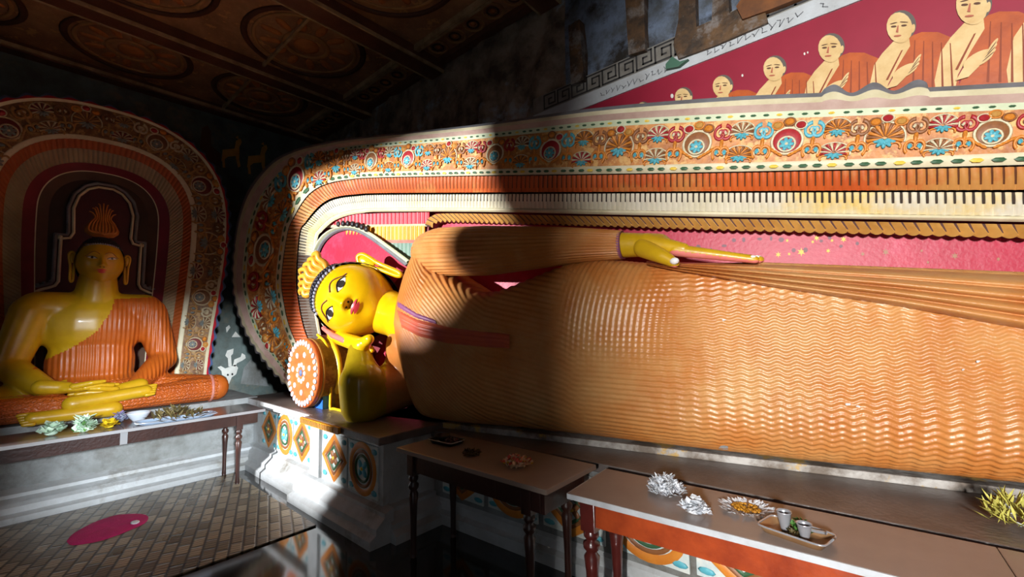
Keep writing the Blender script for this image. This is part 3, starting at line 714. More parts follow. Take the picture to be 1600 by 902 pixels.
def keyed(key, n):
    Q, d = CQ[key]; t = np.interp(np.linspace(0, _ra[-1], n), _ra, np.arange(len(_ra)))
    return np.array([FP(np.interp(k, np.arange(len(Q)), Q[:, 0]), np.interp(k, np.arange(len(Q)), Q[:, 1]), d) for k in t])
CV = {k: keyed(k, NB) for k in edges}
# re-key every curve to the rim's parameter so that the ribs run across
def loft(name, A, B, m, parent, rows=2, disp=None, fm=None):
    T = np.linspace(0, 1, rows); V = np.stack([A*(1-t)+B*t for t in T], 1)
    if disp is not None: V = V+disp(V, T)
    V = V.reshape(-1, 3); return mk(name, V, gridF(len(A), rows), m, parent, fm)
arc = np.r_[0, np.cumsum(np.linalg.norm(np.diff((CV['or0']+CV['wh1'])/2, axis=0), axis=1))]
def densify(key, n): return keyed(key, n)
ND = 4600
AR = np.linspace(0, arc[-1], ND)
def pleat(lam, amp, sharp=1.0, wob=0.0):
    def f(V, T):
        ph = (AR[:, None]/lam+wob*np.sin(T[None, :]*7)*.12) % 1.0
        h = np.sin(PI*ph)**sharp*amp*(np.sin(PI*np.clip(T, 0.02, .98))[None, :]**.3)
        return EN[None, None, :]*h[:, :, None]
    return f
def groove(lam, width, lo, hi, rows):
    ph = (AR[:-1]/lam) % 1.0; g = (ph < width) | (ph > 1-width)
    fm = np.zeros((ND-1, rows-1), int)
    T = (np.arange(rows-1)+.5)/(rows-1); fm[np.ix_(g, (T > lo) & (T < hi))] = 1
    return fm.ravel()
# outer rim: wavy edge in three painted lines
rim = CV['rim'].copy(); ra = np.r_[0, np.cumsum(np.linalg.norm(np.diff(rim, axis=0), axis=1))]
Tg = np.gradient(rim, axis=0); Tg /= np.linalg.norm(Tg, axis=1)[:, None]; Nr = np.cross(Tg, EN); Nr *= np.sign((Nr*(CV['fl0']-rim)).sum(1))[:, None]*-1
sl = np.array([sz(p)[0] for p in rim])
wav = np.where(ra < 2.6, .022*np.sin(ra*2*PI/.17), 0)
s_w0, s_w1 = sz(onF(1285, 145))[0], sz(onF(1450, 138))[0]
wv2 = (sl > s_w0) & (sl < s_w1); wav = np.where(wv2, .028*np.sin((sl-s_w0)/(s_w1-s_w0)*2*PI*2.5)+.02, wav)
f0 = CV['fl0']
L0 = rim+Nr*wav[:, None]; L1 = rim*.66+f0*.34+Nr*wav[:, None]*.6+EN*.025; L2 = rim*.33+f0*.67+Nr*wav[:, None]*.3+EN*.03; L3 = f0
loft('rim_line', L0, L1, rimgrey, nB, 3); loft('rim_line', L1, L2, cream, nB, 3); loft('rim_line', L2, L3, mat('rim_blush', (200, 172, 158), .5, (170, 136, 124), 4), nB, 3)
back = L0.copy(); back[:, 1] = np.maximum(back[:, 1]+.05, YB+.05)
loft('surround_return', back, L0, rimgrey, nB, 2)
# floral band with motifs
gA = CV['fl0']*.86+CV['fl1']*.14
loft('leaf_border', CV['fl0'], gA, palegreen, nB, 3)
fb = loft('floral_band', gA, CV['fl1'], floral, nB, 6)
leaf_row(nB, CV['fl0'], gA, EN)
motif_row(nB, gA, CV['fl1'], EN)
loft('leaf_border', CV['fl1'], CV['or0']*.85+CV['fl1']*.15, cream, nB, 3, lambda V, T: EN[None, None, :]*(.012*np.sin(PI*T))[None, :, None])
leaf_row(nB, CV['fl1']+EN*.012, CV['or0']+EN*.012, EN)
# pleated bands
o0, o1 = densify('or0', ND), densify('or1', ND)
loft('orange_pleats', o0, o1, [orange_b, brownd], nB, 5, pleat(.044, .014, .7, .3), groove(.044, .1, 0.0, .85, 5))
w0, w1 = densify('wh0', ND), densify('wh1', ND)
isleft = None
fmw = groove(.038, .15, 0.0, .55, 7)
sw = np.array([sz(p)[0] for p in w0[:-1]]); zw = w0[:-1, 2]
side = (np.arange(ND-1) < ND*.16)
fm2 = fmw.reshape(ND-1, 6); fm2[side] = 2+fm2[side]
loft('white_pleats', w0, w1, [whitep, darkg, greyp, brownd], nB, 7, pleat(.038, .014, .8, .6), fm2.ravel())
loft('cream_moulding', CV['wh1'], CV['ln1'], cream, nB, 5, lambda V, T: EN[None, None, :]*(.02*np.sin(PI*T))[None, :, None])
# scalloped valance from the shoulder to the right, and inner pleated bands behind the head
DV = -.19
pt = [(664, 352), (668, 343), (676, 337), (690, 334), (741, 334), (929, 338), (1130, 342), (1330, 346), (1600, 351), (1720, 353)]
pbm = [(676, 356), (679, 350), (686, 347), (697, 346), (741, 347), (929, 352), (1130, 358), (1330, 363), (1600, 370), (1720, 373)]
def crv(P, d, n, ext=True):
    Q = np.array([sz(onF(a, b, d)) for a, b in P]); 
    if ext: v = (Q[-1]-Q[-2]); v /= v[0]; Q = np.vstack([Q, Q[-1]+v*1.2])
    Q = rs(spline(Q, 300), n); return np.array([FP(s, z, d) for s, z in Q])
nv = 2400; va = crv(pt, -.18, nv); vb = crv(pbm, -.24, nv)
AV = np.r_[0, np.cumsum(np.linalg.norm(np.diff(va, axis=0), axis=1))]
def valance(V, T):
    ph = (AV/.058) % 1.0
    D = EN[None, None, :]*((ph**1.5)[:, None]*.035*T[None, :])[:, :, None]
    D = D-EZ[None, None, :]*(np.abs(np.sin(PI*AV/.058))[:, None]*.014*(T[None, :] > .99))[:, :, None]
    return D
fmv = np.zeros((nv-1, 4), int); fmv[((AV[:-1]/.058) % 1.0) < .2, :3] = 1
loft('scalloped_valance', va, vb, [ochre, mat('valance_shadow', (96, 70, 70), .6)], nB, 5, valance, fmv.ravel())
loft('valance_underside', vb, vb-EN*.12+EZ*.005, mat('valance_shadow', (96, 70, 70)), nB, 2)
def innerband(name, y0, y1, xa, xb, d, m, lam):
    n = 260; A = np.array([onF(x, y0[0]+(y0[1]-y0[0])*(x-xa)/(xb-xa), d) for x in np.linspace(xa, xb, n)])
    B = np.array([onF(x, y1[0]+(y1[1]-y1[0])*(x-xa)/(xb-xa), d-.02) for x in np.linspace(xa, xb, n)])
    a = np.r_[0, np.cumsum(np.linalg.norm(np.diff(A, axis=0), axis=1))]
    loft(name, A, B, m, nB, 4, lambda V, T: EN[None, None, :]*(np.abs(np.sin(PI*a/lam))[:, None]*.012*np.ones_like(T)[None, :])[:, :, None])
innerband('red_pleats', (336, 332), (353, 351), 508, 672, -.2, redpl, .06)
innerband('cream_moulding', (352, 350), (356, 354), 508, 668, -.205, cream, 9)
innerband('yellow_pleats', (355, 353), (376, 376), 540, 664, -.22, yelpl, .06)
innerband('cream_moulding', (375, 375), (381, 381), 560, 664, -.225, pinkl, 9)
innerband('green_pleats', (380, 380), (425, 425), 575, 664, -.24, greenpl, .06)
# backdrop
Pn = [onF(a, b, -.33) for a, b in ((470, 640), (470, 330), (1740, 330), (1740, 800))]
s0b, s1b = sz(onF(472, 500, -.33))[0], 5.2
Q = [FP(s0b, .74, -.33), FP(s1b, .74, -.33), FP(s1b, 1.6, -.33), FP(sz(onF(1720, 330, -.33))[0], 2.15, -.33), FP(sz(onF(560, 330, -.33))[0], onF(560, 326, -.33)[2], -.33), FP(sz(onF(500, 372, -.33))[0], onF(500, 372, -.33)[2], -.33), FP(s0b, onF(480, 440, -.33)[2], -.33)]
Q2 = [np.asarray(q)-EN*.06 for q in Q]; n = len(Q)
bd = mk('red_backdrop', Q+Q2, [tuple(range(n)), tuple(range(2*n-1, n-1, -1))]+[(i, n+i, n+(i+1) % n, (i+1) % n) for i in range(n)], red, nB, smooth=False)
rl = random.Random(5); mb = MB()
spots = [(1216, 398, 5), (1233, 397, 3), (1252, 394, 7), (1276, 372, 5), (1318, 374, 5), (1270, 378, 3), (1294, 392, 4), (1384, 394, 6), (1492, 400, 6), (1348, 397, 4), (1230, 376, 3), (1300, 376, 3), (1440, 392, 3), (1450, 410, 3), (1560, 405, 4)]
for a, b, r in spots:
    pts = [onF(a+r*(1 if k % 2 else .4)*math.cos(k*PI/6), b+r*(1 if k % 2 else .4)*math.sin(k*PI/6), -.328) for k in range(12)]
    mk('painted_star', *flatpoly(pts), myel if a < 1330 else mat('faded_star', (170, 120, 90), .5), bd, smooth=False)
for k in range(14): mk('painted_dot', *flatpoly([onF(p, q, -.328) for p, q in ell(1090+k*19+rl.uniform(-4, 4), 378+rl.uniform(-8, 14), rl.uniform(2, 4.5), rl.uniform(2, 4), 0, 9)]), mat('grey_star', (120, 70, 84), .5), bd, smooth=False)
# haloed recess around the head
hal_o = [(535, 545), (512, 520), (497, 492), (488, 455), (485, 425), (488, 398), (498, 375), (514, 360), (535, 353), (556, 354), (580, 364), (610, 385), (640, 407)]
hal_i = [(540, 538), (520, 512), (506, 487), (497, 452), (494, 425), (497, 401), (506, 381), (519, 368), (536, 361), (554, 362), (576, 373), (606, 395), (634, 417)]
nh = 120
def crv2(P, d): return rs(spline(np.array([onF(a, b, d) for a, b in P]), nh), nh)
ha, hi_ = crv2(hal_o, -.16), crv2(hal_i, -.2)
loft('halo_band', ha, ha*.5+hi_*.5, palegreen, nB, 5, lambda V, T: EN[None, None, :]*(.03*np.sin(PI*T))[None, :, None])
loft('halo_band', ha*.5+hi_*.5, hi_, rimgrey, nB, 5, lambda V, T: EN[None, None, :]*(.02*np.sin(PI*T))[None, :, None])
c_ = hi_.mean(0); mk('halo_ground', np.vstack([hi_-EN*.02, [c_-EN*.02]]), [(i, i+1, nh) for i in range(nh-1)]+[(nh-1, 0, nh)], red, nB, smooth=False)
mb = MB()
for k in range(7): p = ha[74+k*3]+EN*.03; mb.add(*ellipsoid(p+EZ*.02, (.035, .02, .035), None, 6, 8))
mb.build('halo_leaf', [mblack], nB)
# ground between the cream moulding and halo on the left
pl = [(505, 590), (500, 500), (490, 440), (493, 385), (505, 360), (540, 335), (600, 328), (670, 328), (670, 420), (560, 600)]
Pq = [onF(a, b, -.25) for a, b in pl]; mk('inner_ground', *flatpoly(Pq), mat('inner_maroon', (130, 32, 44), .5, (110, 24, 36), 3), nB, smooth=False)

# ================================================================ NICHE OF THE SEATED STATUE
XN = -6.85
yl = onX(10, 336, XN)[1]; yr_ = onX(286, 336, XN)[1]; YC = (yl+yr_)/2
nA = thing('niche_surround', (XN, YC, ZP), 'round-arched painted niche surround behind the seated statue', 'niche frame')
def arch(pxr, pytop, X, n=160, pxt=150):
    w_ = onX(pxr, 400, X)[1]-YC; t = onX(pxt, pytop, X)[2]
    hz = min(w_*1.05, t-1.6); P = []
    zs = t-hz
    for k in np.linspace(0, 1, 60):
        z = ZP+(zs-ZP)*k; P.append((w_, z))
    for a in np.linspace(0, PI/2, 50)[1:]:
        P.append((w_*math.cos(a)**.82 if a < PI/2-1e-6 else 0, zs+hz*math.sin(a)**.82))
    P = np.array(P); fl = .86+.14*sstep(.8, 2.9, P[:, 1]); P[:, 0] *= fl
    R_ = P; Lf = P[::-1].copy(); Lf[:, 0] *= -1
    Q = rs(np.vstack([R_, Lf[1:]]), n)
    return np.array([(X, YC+a, b) for a, b in Q])
EX = np.array([1.0, 0, 0])
nA_n = 420
spec = [('r0', 359, 160, XN), ('r1', 347, 168, XN+.02), ('f1', 306, 214, XN), ('l1', 297, 221, XN-.03), ('o1', 284, 235, XN-.08), ('c1', 263, 256, XN-.13), ('d1', 246, 268, XN-.2), ('b1', 229, 282, XN-.25)]
AC = {k: arch(a, b, X, nA_n) for k, a, b, X in spec}
ra = np.r_[0, np.cumsum(np.linalg.norm(np.diff(AC['r0'], axis=0), axis=1))]
wv = (.02*np.sin(ra*2*PI/.17))[:, None]*(AC['r0']-np.array([XN, YC, 2.2]))/np.linalg.norm(AC['r0']-np.array([XN, YC, 2.2]), axis=1)[:, None]
q0 = AC['r0']+wv; q1 = AC['r0']*.66+AC['r1']*.34+wv*.5+EX*.02; q2 = AC['r0']*.33+AC['r1']*.67+EX*.03
loft('rim_line', q0, q1, bluel, nA, 3); loft('rim_line', q1, q2, redpl, nA, 3); loft('rim_line', q2, AC['r1'], cream, nA, 3)
bk = q0.copy(); bk[:, 0] = XA+.01; loft('surround_return', bk, q0, rimgrey, nA, 2)
loft('floral_band', AC['r1'], AC['f1'], floral_o, nA, 6); motif_row(nA, AC['r1'], AC['f1'], EX, 1, MOTO, SCRO)
loft('cream_moulding', AC['f1'], AC['l1'], cream, nA, 5, lambda V, T: EX[None, None, :]*(.015*np.sin(2*PI*T)**2)[None, :, None])
arA = np.r_[0, np.cumsum(np.linalg.norm(np.diff(AC['l1'], axis=0), axis=1))]
def plA(lam, amp):
    def f(V, T):
        n = V.shape[0]; a = np.linspace(0, arA[-1], n); return EX[None, None, :]*(np.abs(np.sin(PI*a/lam))*amp)[:, None, None]*np.ones_like(T)[None, :, None]
    return f
loft('orange_pleats', rs(AC['l1'], 1500), rs(AC['o1'], 1500), orange_l, nA, 3, plA(.05, .01))
loft('cream_pleats', rs(AC['o1'], 1500), rs(AC['c1'], 1500), mat('cream_pleat', (168, 146, 112), .5, (140, 118, 88), 3), nA, 3, plA(.045, .01))
loft('red_band', AC['c1'], AC['d1'], mat('crimson_band', (132, 26, 44), .5, (104, 20, 34), 3), nA, 4)
loft('thin_line', AC['d1']+EX*.004, AC['d1']*.9+AC['b1']*.1+EX*.004, cream, nA, 2)
loft('brown_band', AC['d1'], AC['b1'], mat('umber_band', (84, 54, 32), .55, (64, 40, 26), 3), nA, 4)
nb = nA_n; cc = AC['b1'].mean(0); V = np.vstack([AC['b1'], [cc]])
mk('dark_ground', V, [(i, i+1, nb) for i in range(nb-1)]+[(nb-1, 0, nb)], mat('dark_umber', (58, 38, 24), .6, (44, 28, 20), 3), nA, smooth=False)
# keyhole shaped outline around head and shoulders
XK = XN-.22
kr = [(283, 640), (283, 540), (280, 492), (262, 460), (226, 446), (230, 378), (214, 376), (218, 338), (212, 316), (198, 299), (180, 289), (162, 286)]
KR = np.array([onX(a, b, XK)[1:] for a, b in kr]); KR[:, 0] -= YC+.02
KL = KR[::-1].copy(); KL[:, 0] *= -1
KP = np.vstack([KR, KL[1:]]); 
def offs(P, d):
    T = np.gradient(P, axis=0); T /= np.linalg.norm(T, axis=1)[:, None]; return P+np.stack([T[:, 1], -T[:, 0]], 1)*d
def k3(P, x): return np.array([(x, YC+.02+a, b) for a, b in P])
KPs = rs(KP, 300)
for d0, d1, m in ((0, .035, rimgrey), (.045, .075, cream)):
    loft('keyhole_moulding', k3(offs(KPs, -d0), XK), k3(offs(KPs, -d1), XK), m, nA, 5, lambda V, T: EX[None, None, :]*(.02*np.sin(PI*T))[None, :, None])
ki = k3(KPs, XK-.02); mk('keyhole_ground', np.vstack([ki, [ki.mean(0)]]), [(i, i+1, 300) for i in range(299)]+[(299, 0, 300)], maroon, nA, smooth=False)
mb = MB()
for p in k3(rs(KP[:5], 34), XK+.012): mb.add(*ellipsoid(p, (.02, .018, .018), None, 6, 8))
for p in k3(rs(KP[-5:], 34), XK+.012): mb.add(*ellipsoid(p, (.02, .018, .018), None, 6, 8))
mb.build('bead_row', [rimgrey], nA)

# ================================================================ STATUES
def head_z(x, y):
    Y = np.clip(y/.56, -1, 1); jaw = 1-.20*sstep(.1, 1.0, -Y); rx = .47*jaw
    Z = np.sqrt(np.clip(1-(x/rx)**2-Y**2, 0, 1)); return .48*Z+head_b(x, y)
def head_b(x, y):
    t = np.clip((.16-y)/.26, 0, 1); wn = .028+.03*t
    b = (.012+.085*t**1.5)*np.exp(-(x/wn)**2)*sstep(.22, .12, y)*sstep(-.155, -.10, y)
    b += .03*np.exp(-((np.abs(x)-.055)/.03)**2-((y+.10)/.035)**2)
    b += .028*np.exp(-(x/.12)**2-((y+.23)/.055)**2)+.03*np.exp(-(x/.12)**2-((y+.43)/.08)**2)
    b -= .022*np.exp(-((np.abs(x)-.19)/.09)**2-((y-.07)/.05)**2)
    b += .012*np.exp(-((np.abs(x)-.19)/.13)**2-((y-.19)/.04)**2)
    return b
def build_head(C, out, up, s, parent, sk, flame, fm_, sx=1.0, sy=1.0, earm=None, eyeopen=.045):
    out = np.asarray(out, float); out /= np.linalg.norm(out); up = np.asarray(up, float); up -= (up @ out)*out; up /= np.linalg.norm(up); side = np.cross(up, out)
    W = lambda P: np.asarray(C)+s*(np.asarray(P)[:, :1]*sx*side+np.asarray(P)[:, 1:2]*sy*up+np.asarray(P)[:, 2:3]*out)
    nu, nv_ = 90, 110; V = []
    for th in np.linspace(-PI/2+.01, PI/2-.01, nu):
        for ph in np.linspace(0, 2*PI, nv_, endpoint=False):
            Y = math.sin(th); c = math.cos(th); jaw = 1-.20*float(sstep(.1, 1.0, -Y))
            X = c*math.sin(ph); Z = c*math.cos(ph); x = X*.47*jaw; y = Y*.56; z = Z*.48
            if Z > 0: z += float(head_b(x, y))*min(1, Z*3)
            V.append((x, y, z))
    V = W(V); Fh = gridF(nu, nv_, False, True)+[tuple(range(nv_-1, -1, -1)), tuple((nu-1)*nv_+j for j in range(nv_))]
    head = mk('head', V, Fh, sk, parent)
    def patch(cx, cy, hw, top, bot, m, name, off=.006, n=13, par=head, tilt=0.0):
        P = []; 
        for u in np.linspace(-1, 1, n):
            e = (1-u*u)
            for v in np.linspace(0, 1, 5):
                x = cx+hw*u; y = cy+tilt*u*np.sign(cx if cx else 1)+(-bot*e)*(1-v)+top*e*v; P.append((x, y, float(head_z(x, y))+off))
        return mk(name, W(P), gridF(n, 5), m, par)
    def line(P2, r, m, name, off=.004, par=head):
        P = [(x, y, float(head_z(x, y))+off) for x, y in P2]; return mk(name, *tube(W(P), r*s, 6), m, par)
    for q in (-1, 1):
        e = patch(q*.19, .065, .088, eyeopen, eyeopen*.75, white, 'eye', tilt=.012)
        cxi, cyi, ri = q*.19, .07, eyeopen*.85
        P = [(cxi, cyi, float(head_z(cxi, cyi))+.013)]+[(cxi+ri*math.cos(a), cyi+ri*math.sin(a), float(head_z(cxi+ri*math.cos(a), cyi+ri*math.sin(a)))+.011) for a in np.linspace(0, 2*PI, 16, endpoint=False)]
        mk('iris', W(P), [(0, 1+i, 1+(i+1) % 16) for i in range(16)], irism, e)
        line([(q*(.19+.1*u), .065+.012*u+(eyeopen+.004)*(1-u*u)) for u in np.linspace(-1, 1, 13)], .007, black, 'eyelid_line', .008, e)
        line([(q*(.05+.27*u), .15+.075*math.sin(PI*min(1, u*1.15))-.05*u) for u in np.linspace(0, 1, 14)], .008, mbrown, 'eyebrow', .006)
        mk('nostril', *ellipsoid(W([(q*.035, -.135, float(head_z(q*.035, -.135))+.0)])[0], (.016*s,)*3, None, 6, 8), black, head)
    patch(0, -.205, .105, .022, .018, lipm, 'lip', .008); patch(0, -.245, .085, .02, .026, lipm, 'lip', .012)
    # ears with long lobes
    for q in (-1, 1):
        L = np.array([(.455, .16), (.53, .22), (.585, .17), (.58, .06), (.555, -.08), (.55, -.26), (.545, -.40), (.52, -.45), (.495, -.40), (.49, -.22), (.475, -.06), (.455, .16)])
        P = [(q*a, b, -.02+.05*(b < -.1)*1.0*min(1, -b)) for a, b in spline(L, 50)]
        ear = mk('ear', *tube(W(P), .03*s, 8), earm or sk, parent)
        mk('ear_shell', *ellipsoid(W([(q*.515, .08, -.02)])[0], (.07*s, .13*s, .03*s), (side, up, out), 8, 12), earm or sk, ear)
    # hair cap with curls
    nu, nv_ = 48, 64; V = []; 
    for th in np.linspace(-PI/2+.02, PI/2-.02, nu):
        for ph in np.linspace(0, 2*PI, nv_, endpoint=False):
            V.append((math.cos(th)*math.sin(ph)*.495, math.sin(th)*.60+.012, math.cos(th)*math.cos(ph)*.505-.012))
    V = np.array(V); Fc = gridF(nu, nv_, False, True); cc = fcen(V, Fc)
    thr = -.4+.80*sstep(-.12, .25, cc[:, 2])+.0; keep = cc[:, 1] > thr
    hair = mk('hair', W(V), [f for f, k in zip(Fc, keep) if k]+[tuple((nu-1)*nv_+j for j in range(nv_))], hairm, parent)
    mb = MB()
    for x in np.linspace(-.40, .40, 19):
        y = .40-.07*(x/.4)**2; z = float(.48*np.sqrt(max(0, 1-(x/.47)**2-(y/.56)**2)))
        mb.add(*ellipsoid(W([(x, y, z+.02)])[0], (.024*s,)*3, None, 6, 8), 0)
    for k in range(5):
        rr_ = 22
        for j in range(rr_):
            a = -1.5+3.0*j/(rr_-1); yy = .44+.04*k; rad = math.sqrt(max(0, 1-(yy/.6)**2))
            mb.add(*ellipsoid(W([(.5*rad*math.sin(a), yy, .51*rad*math.cos(a))])[0], (.022*s,)*3, None, 5, 6), 1)
    mb.build('hair_curls', [curlw, hairm], hair)['kind'] = 'stuff'
    mb = MB()
    if flame == 'onion':
        pr = [(.08, 0), (.24, .03), (.33, .10), (.35, .18), (.30, .28), (.22, .38), (.15, .48)]
        n = 26; V = []
        for r, h in pr:
            for j in range(n):
                a = 2*PI*j/n; V.append((r*math.cos(a), .60+h, r*.45*math.sin(a)*(1)-.05))
        mb.add(W(V), gridF(len(pr), n, False, True)+[tuple(range(n-1, -1, -1)), tuple((len(pr)-1)*n+j for j in range(n))], 0)
        for k, u in enumerate(np.linspace(-1, 1, 9)):
            h = .55+.22*(1-abs(u))+(.03 if k % 2 else 0); P = [(.05*u, .66, .12), (.26*u, .72, .13), (.24*u, .90, .09), (.15*u, 1.04, .04), (.17*u+.03*np.sign(u), .60+h, .0), (.21*u+.05*np.sign(u), .63+h, -.01)]
            mb.add(*tube(W(spline(P, 18)), s*np.linspace(.032, .014, 18), 6), 0)
    else:
        for k, u in enumerate(np.linspace(-1, 1, 7)):
            h = .16+.10*(1-abs(u)); b = .25*u+.10
            P = [(.12*u+.08, .52, .06), (.2*u+.10, .57, .08), (b-.02, .60+h*.4, .10), (b+.04, .60+h*.75, .09), (b+.0, .62+h, .07), (b-.05, .60+h*1.05, .05)]
            mb.add(*tube(W(spline(P, 20)), s*np.r_[np.linspace(.05, .043, 10), np.linspace(.042, .016, 10)], 8), 0)
        mb.add(*ellipsoid(W([(.1, .57, .02)])[0], (.22*s, .09*s, .12*s), (side, up, out), 8, 14), 0)
    mb.build('crown_flame', [fm_], parent)
    return head, W

# ---------------------------------------------------------------- reclining statue
R0 = thing('reclining_statue', FP(-.5, .77, 0), 'giant reclining statue with yellow head and rippled orange robe in the long niche', 'statue')
# robe-covered body
top_px = [(640, 372), (690, 424), (722, 440), (752, 457), (785, 456), (820, 442), (860, 426), (900, 411), (950, 406), (1000, 411), (1060, 414), (1190, 412), (1400, 420), (1600, 428)]
bot_px = [(615, 655), (700, 668), (800, 678), (930, 694), (1100, 714), (1300, 738), (1490, 759), (1600, 771)]
tp = np.array([sz(onF(a, b, .05)) for a, b in top_px]); bp_ = np.array([sz(onF(a, b, .33)) for a, b in bot_px])
s_start = sz(onF(614, 500, .12))[0]; s_end = 5.1
lo_px = [(656, 356), (640, 395), (628, 440), (619, 480), (616, 505), (622, 545), (634, 600), (640, 660)]
lo_ = np.array([sz(onF(a, b, .12)) for a, b in lo_px])[::-1]
def zt_(s): return np.interp(s, np.r_[tp[:, 0], 5.2], np.r_[tp[:, 1], tp[-1, 1]-.12])
def zb_(s): return np.maximum(np.interp(s, np.r_[bp_[:, 0], 5.2], np.r_[bp_[:, 1], bp_[-1, 1]]), .755)
tpx = np.array([sz(onF(a, b, .05)) for a, b in ((640, 352), (700, 352), (760, 352), (880, 357))])
NS, NT = 900, 300
Sg = np.concatenate([np.linspace(0, .5, 140), np.linspace(.5, s_end-s_start, NS-140+1)[1:]])
S = np.zeros((NS, NT)); Zg = np.zeros((NS, NT)); D = np.zeros((NS, NT)); ARC = np.zeros((NS, NT))
th = np.linspace(math.radians(-82), math.radians(125), 1201)
sn, cs = np.sin(th), np.cos(th)
for i, u in enumerate(Sg):
    s = s_start+u; zt = zt_(s); zb = zb_(s)
    zm, hz = (zt+zb)/2, (zt-zb)/2
    Dd = float(np.interp(s, [s_start, s_start+.6, s_start+1.4, sz(onF(900, 500, .3))[0], sz(onF(1100, 500, .3))[0], 5], [.42, .45, .37, .40, .44, .44]))
    k = min(u/.42, 1); rnd = math.sqrt(max(0, 1-(1-k)**2))
    z = zm+hz*np.sign(sn)*np.abs(sn)**.72
    d = -.02+(Dd*np.sign(cs)*np.abs(cs)**.55)*(rnd*.85+.15 if k < 1 else 1)-.25*(1-rnd)
    zd = rs(np.stack([z, d], 1), NT); z, d = zd[:, 0], zd[:, 1]
    # lower flank falls to the ledge
    off = (np.interp(z, lo_[:, 1], lo_[:, 0])-s_start)*(1-float(sstep(0, 1.1, u)))
    S[i] = s+off; Zg[i] = z; D[i] = d
    ARC[i] = np.r_[0, np.cumsum(np.hypot(np.diff(z), np.diff(d)))]
# ripples: horizontal waves over the legs, sloping folds over the chest
s_hip0, s_hip1 = sz(onF(850, 500, .4))[0], sz(onF(985, 500, .4))[0]
wgt = sstep(s_hip0, s_hip1, S)
wamp = .009*sstep(s_hip1-.1, s_hip1+.9, S)
h2 = np.sin(2*PI*(ARC+wamp*np.sin(2*PI*S/.09))/.034)
ztg = zt_(S)
h1 = np.sin(2*PI*((ztg-Zg)*.9-.45*(S-s_start))/.036)
hipw = sstep(s_hip0-.05, s_hip0+.25, S)*(1-sstep(s_hip1, s_hip1+.35, S))
h3 = np.sin(2*PI*(S-.25*(Zg-1.3)**2)/.04)
amp = .0062*sstep(0, .1, S-S[0:1])
hh = (h1*(1-wgt)*(1-.7*hipw)+h2*wgt*(1-.9*hipw*sstep(1.2, 1.6, Zg))+h3*.7*hipw*sstep(1.2, 1.6, Zg))*.0042
P3 = F0[None, None]+E1*S[..., None]+EZ*Zg[..., None]+EN*D[..., None]
du = np.gradient(P3, axis=0); dv = np.gradient(P3, axis=1); nn = np.cross(du, dv); nn /= np.linalg.norm(nn, axis=2)[..., None]+1e-9
if (nn[NS//2, 60] @ EN) < 0: nn = -nn
base3 = P3.reshape(-1, 3).copy()
P3 = P3+nn*hh[..., None]
Fb = gridF(NS, NT)
cenD = None
body = mk('robed_body', P3.reshape(-1, 3), Fb, robe, R0)
BVB = bvh_of(base3[::1], Fb)
# worn paint flecks low on the body
mb = MB(); rl = random.Random(11)
for a, b, r in ((1015, 697, 6), (1130, 700, 9), (1180, 712, 12), (1270, 726, 8), (1165, 706, 6), (1450, 744, 8), (1540, 755, 16), (1300, 731, 7), (1410, 741, 6), (1131, 500, 4), (1325, 632, 5), (1340, 635, 4), (1528, 565, 4), (1505, 578, 3), (1375, 735, 5), (1230, 720, 5)):
    pts = []
    ok = True
    for k in range(9):
        a_ = 2*PI*k/9; rr2 = r*rl.uniform(.6, 1.1); p = hit(BVB, a+rr2*math.cos(a_), b+rr2*.45*math.sin(a_), .012)
        if p is None: ok = False; break
        pts.append(p)
    if ok: mb.add(*flatpoly(pts))
mb.build('chipped_paint', [plasterw], body, smooth=False)
# ridged strips lying on the body
def strip_on(name, top, bot, m, ridges, amp, off=.012, n=120, rows=25):
    T = rs(top, n); B = rs(bot, n); V = []; last = None
    for i in range(n):
        for j in range(rows):
            t = j/(rows-1); x, y = T[i]*(1-t)+B[i]*t
            p = hit(BVB, x, y, 0)
            if p is None: p = onF(x, y, -.02)
            h = abs(math.sin(PI*ridges*t))**.7*amp+off*min(1, 4*min(t, 1-t)+.0)
            dr = ray(x, y); V.append(p-dr/np.linalg.norm(dr)*h)
    return mk(name, V, gridF(n, rows), m, R0)
strip_on('folded_sash', [(620, 484), (650, 499), (700, 511), (750, 518), (796, 522)], [(628, 512), (655, 526), (700, 537), (750, 542), (796, 545)], sash, 3, .012, .02)
strip_on('sash_hem', [(620, 470), (650, 489), (680, 500)], [(621, 480), (650, 497), (682, 507)], purple, 1, .004, .012, 60, 7)
strip_on('robe_folds', [(1010, 408), (1060, 410), (1190, 413), (1400, 421), (1600, 430), (1700, 434), (1950, 446)], [(1010, 414), (1060, 424), (1190, 446), (1400, 478), (1600, 515), (1700, 533), (1950, 578)], robe, 4, .06, .05, 260, 61)
# left arm resting along the body
armP = [onF(655, 398, .02), onF(690, 394, .14), onF(760, 392, .20), onF(830, 388, .20), onF(900, 384, .19), onF(972, 383, .18)]
armR = [dep(p)/FPX*r for p, r in zip(armP, (26, 37, 38, 33, 27, 21.5))]
na, nr = 200, 160
AP = spline(np.array(armP), na); AR_ = np.interp(np.linspace(0, 1, na), np.linspace(0, 1, 6), armR)
AR_ *= np.sqrt(np.clip(1-(1-np.clip(np.arange(na)/26, 0, 1))**2, .02, 1))
V, F = tube(AP, AR_, nr, True)
V = V.reshape(na, nr, 3); cen = AP[:, None, :]; rad = V-cen; rad /= np.linalg.norm(rad, axis=2)[..., None]
V = V+rad*(.0055*np.sin(np.arange(nr)*2*PI*34/nr+0)[None, :, None])*sstep(0, 40, np.arange(na))[:, None, None]
mk('sleeve', V.reshape(-1, 3), F, robe, R0)
mk('cuff', *tube([AP[-1]-E1*.015, AP[-1]+E1*.01], [AR_[-1]*1.03]*2, 30), purple, R0)
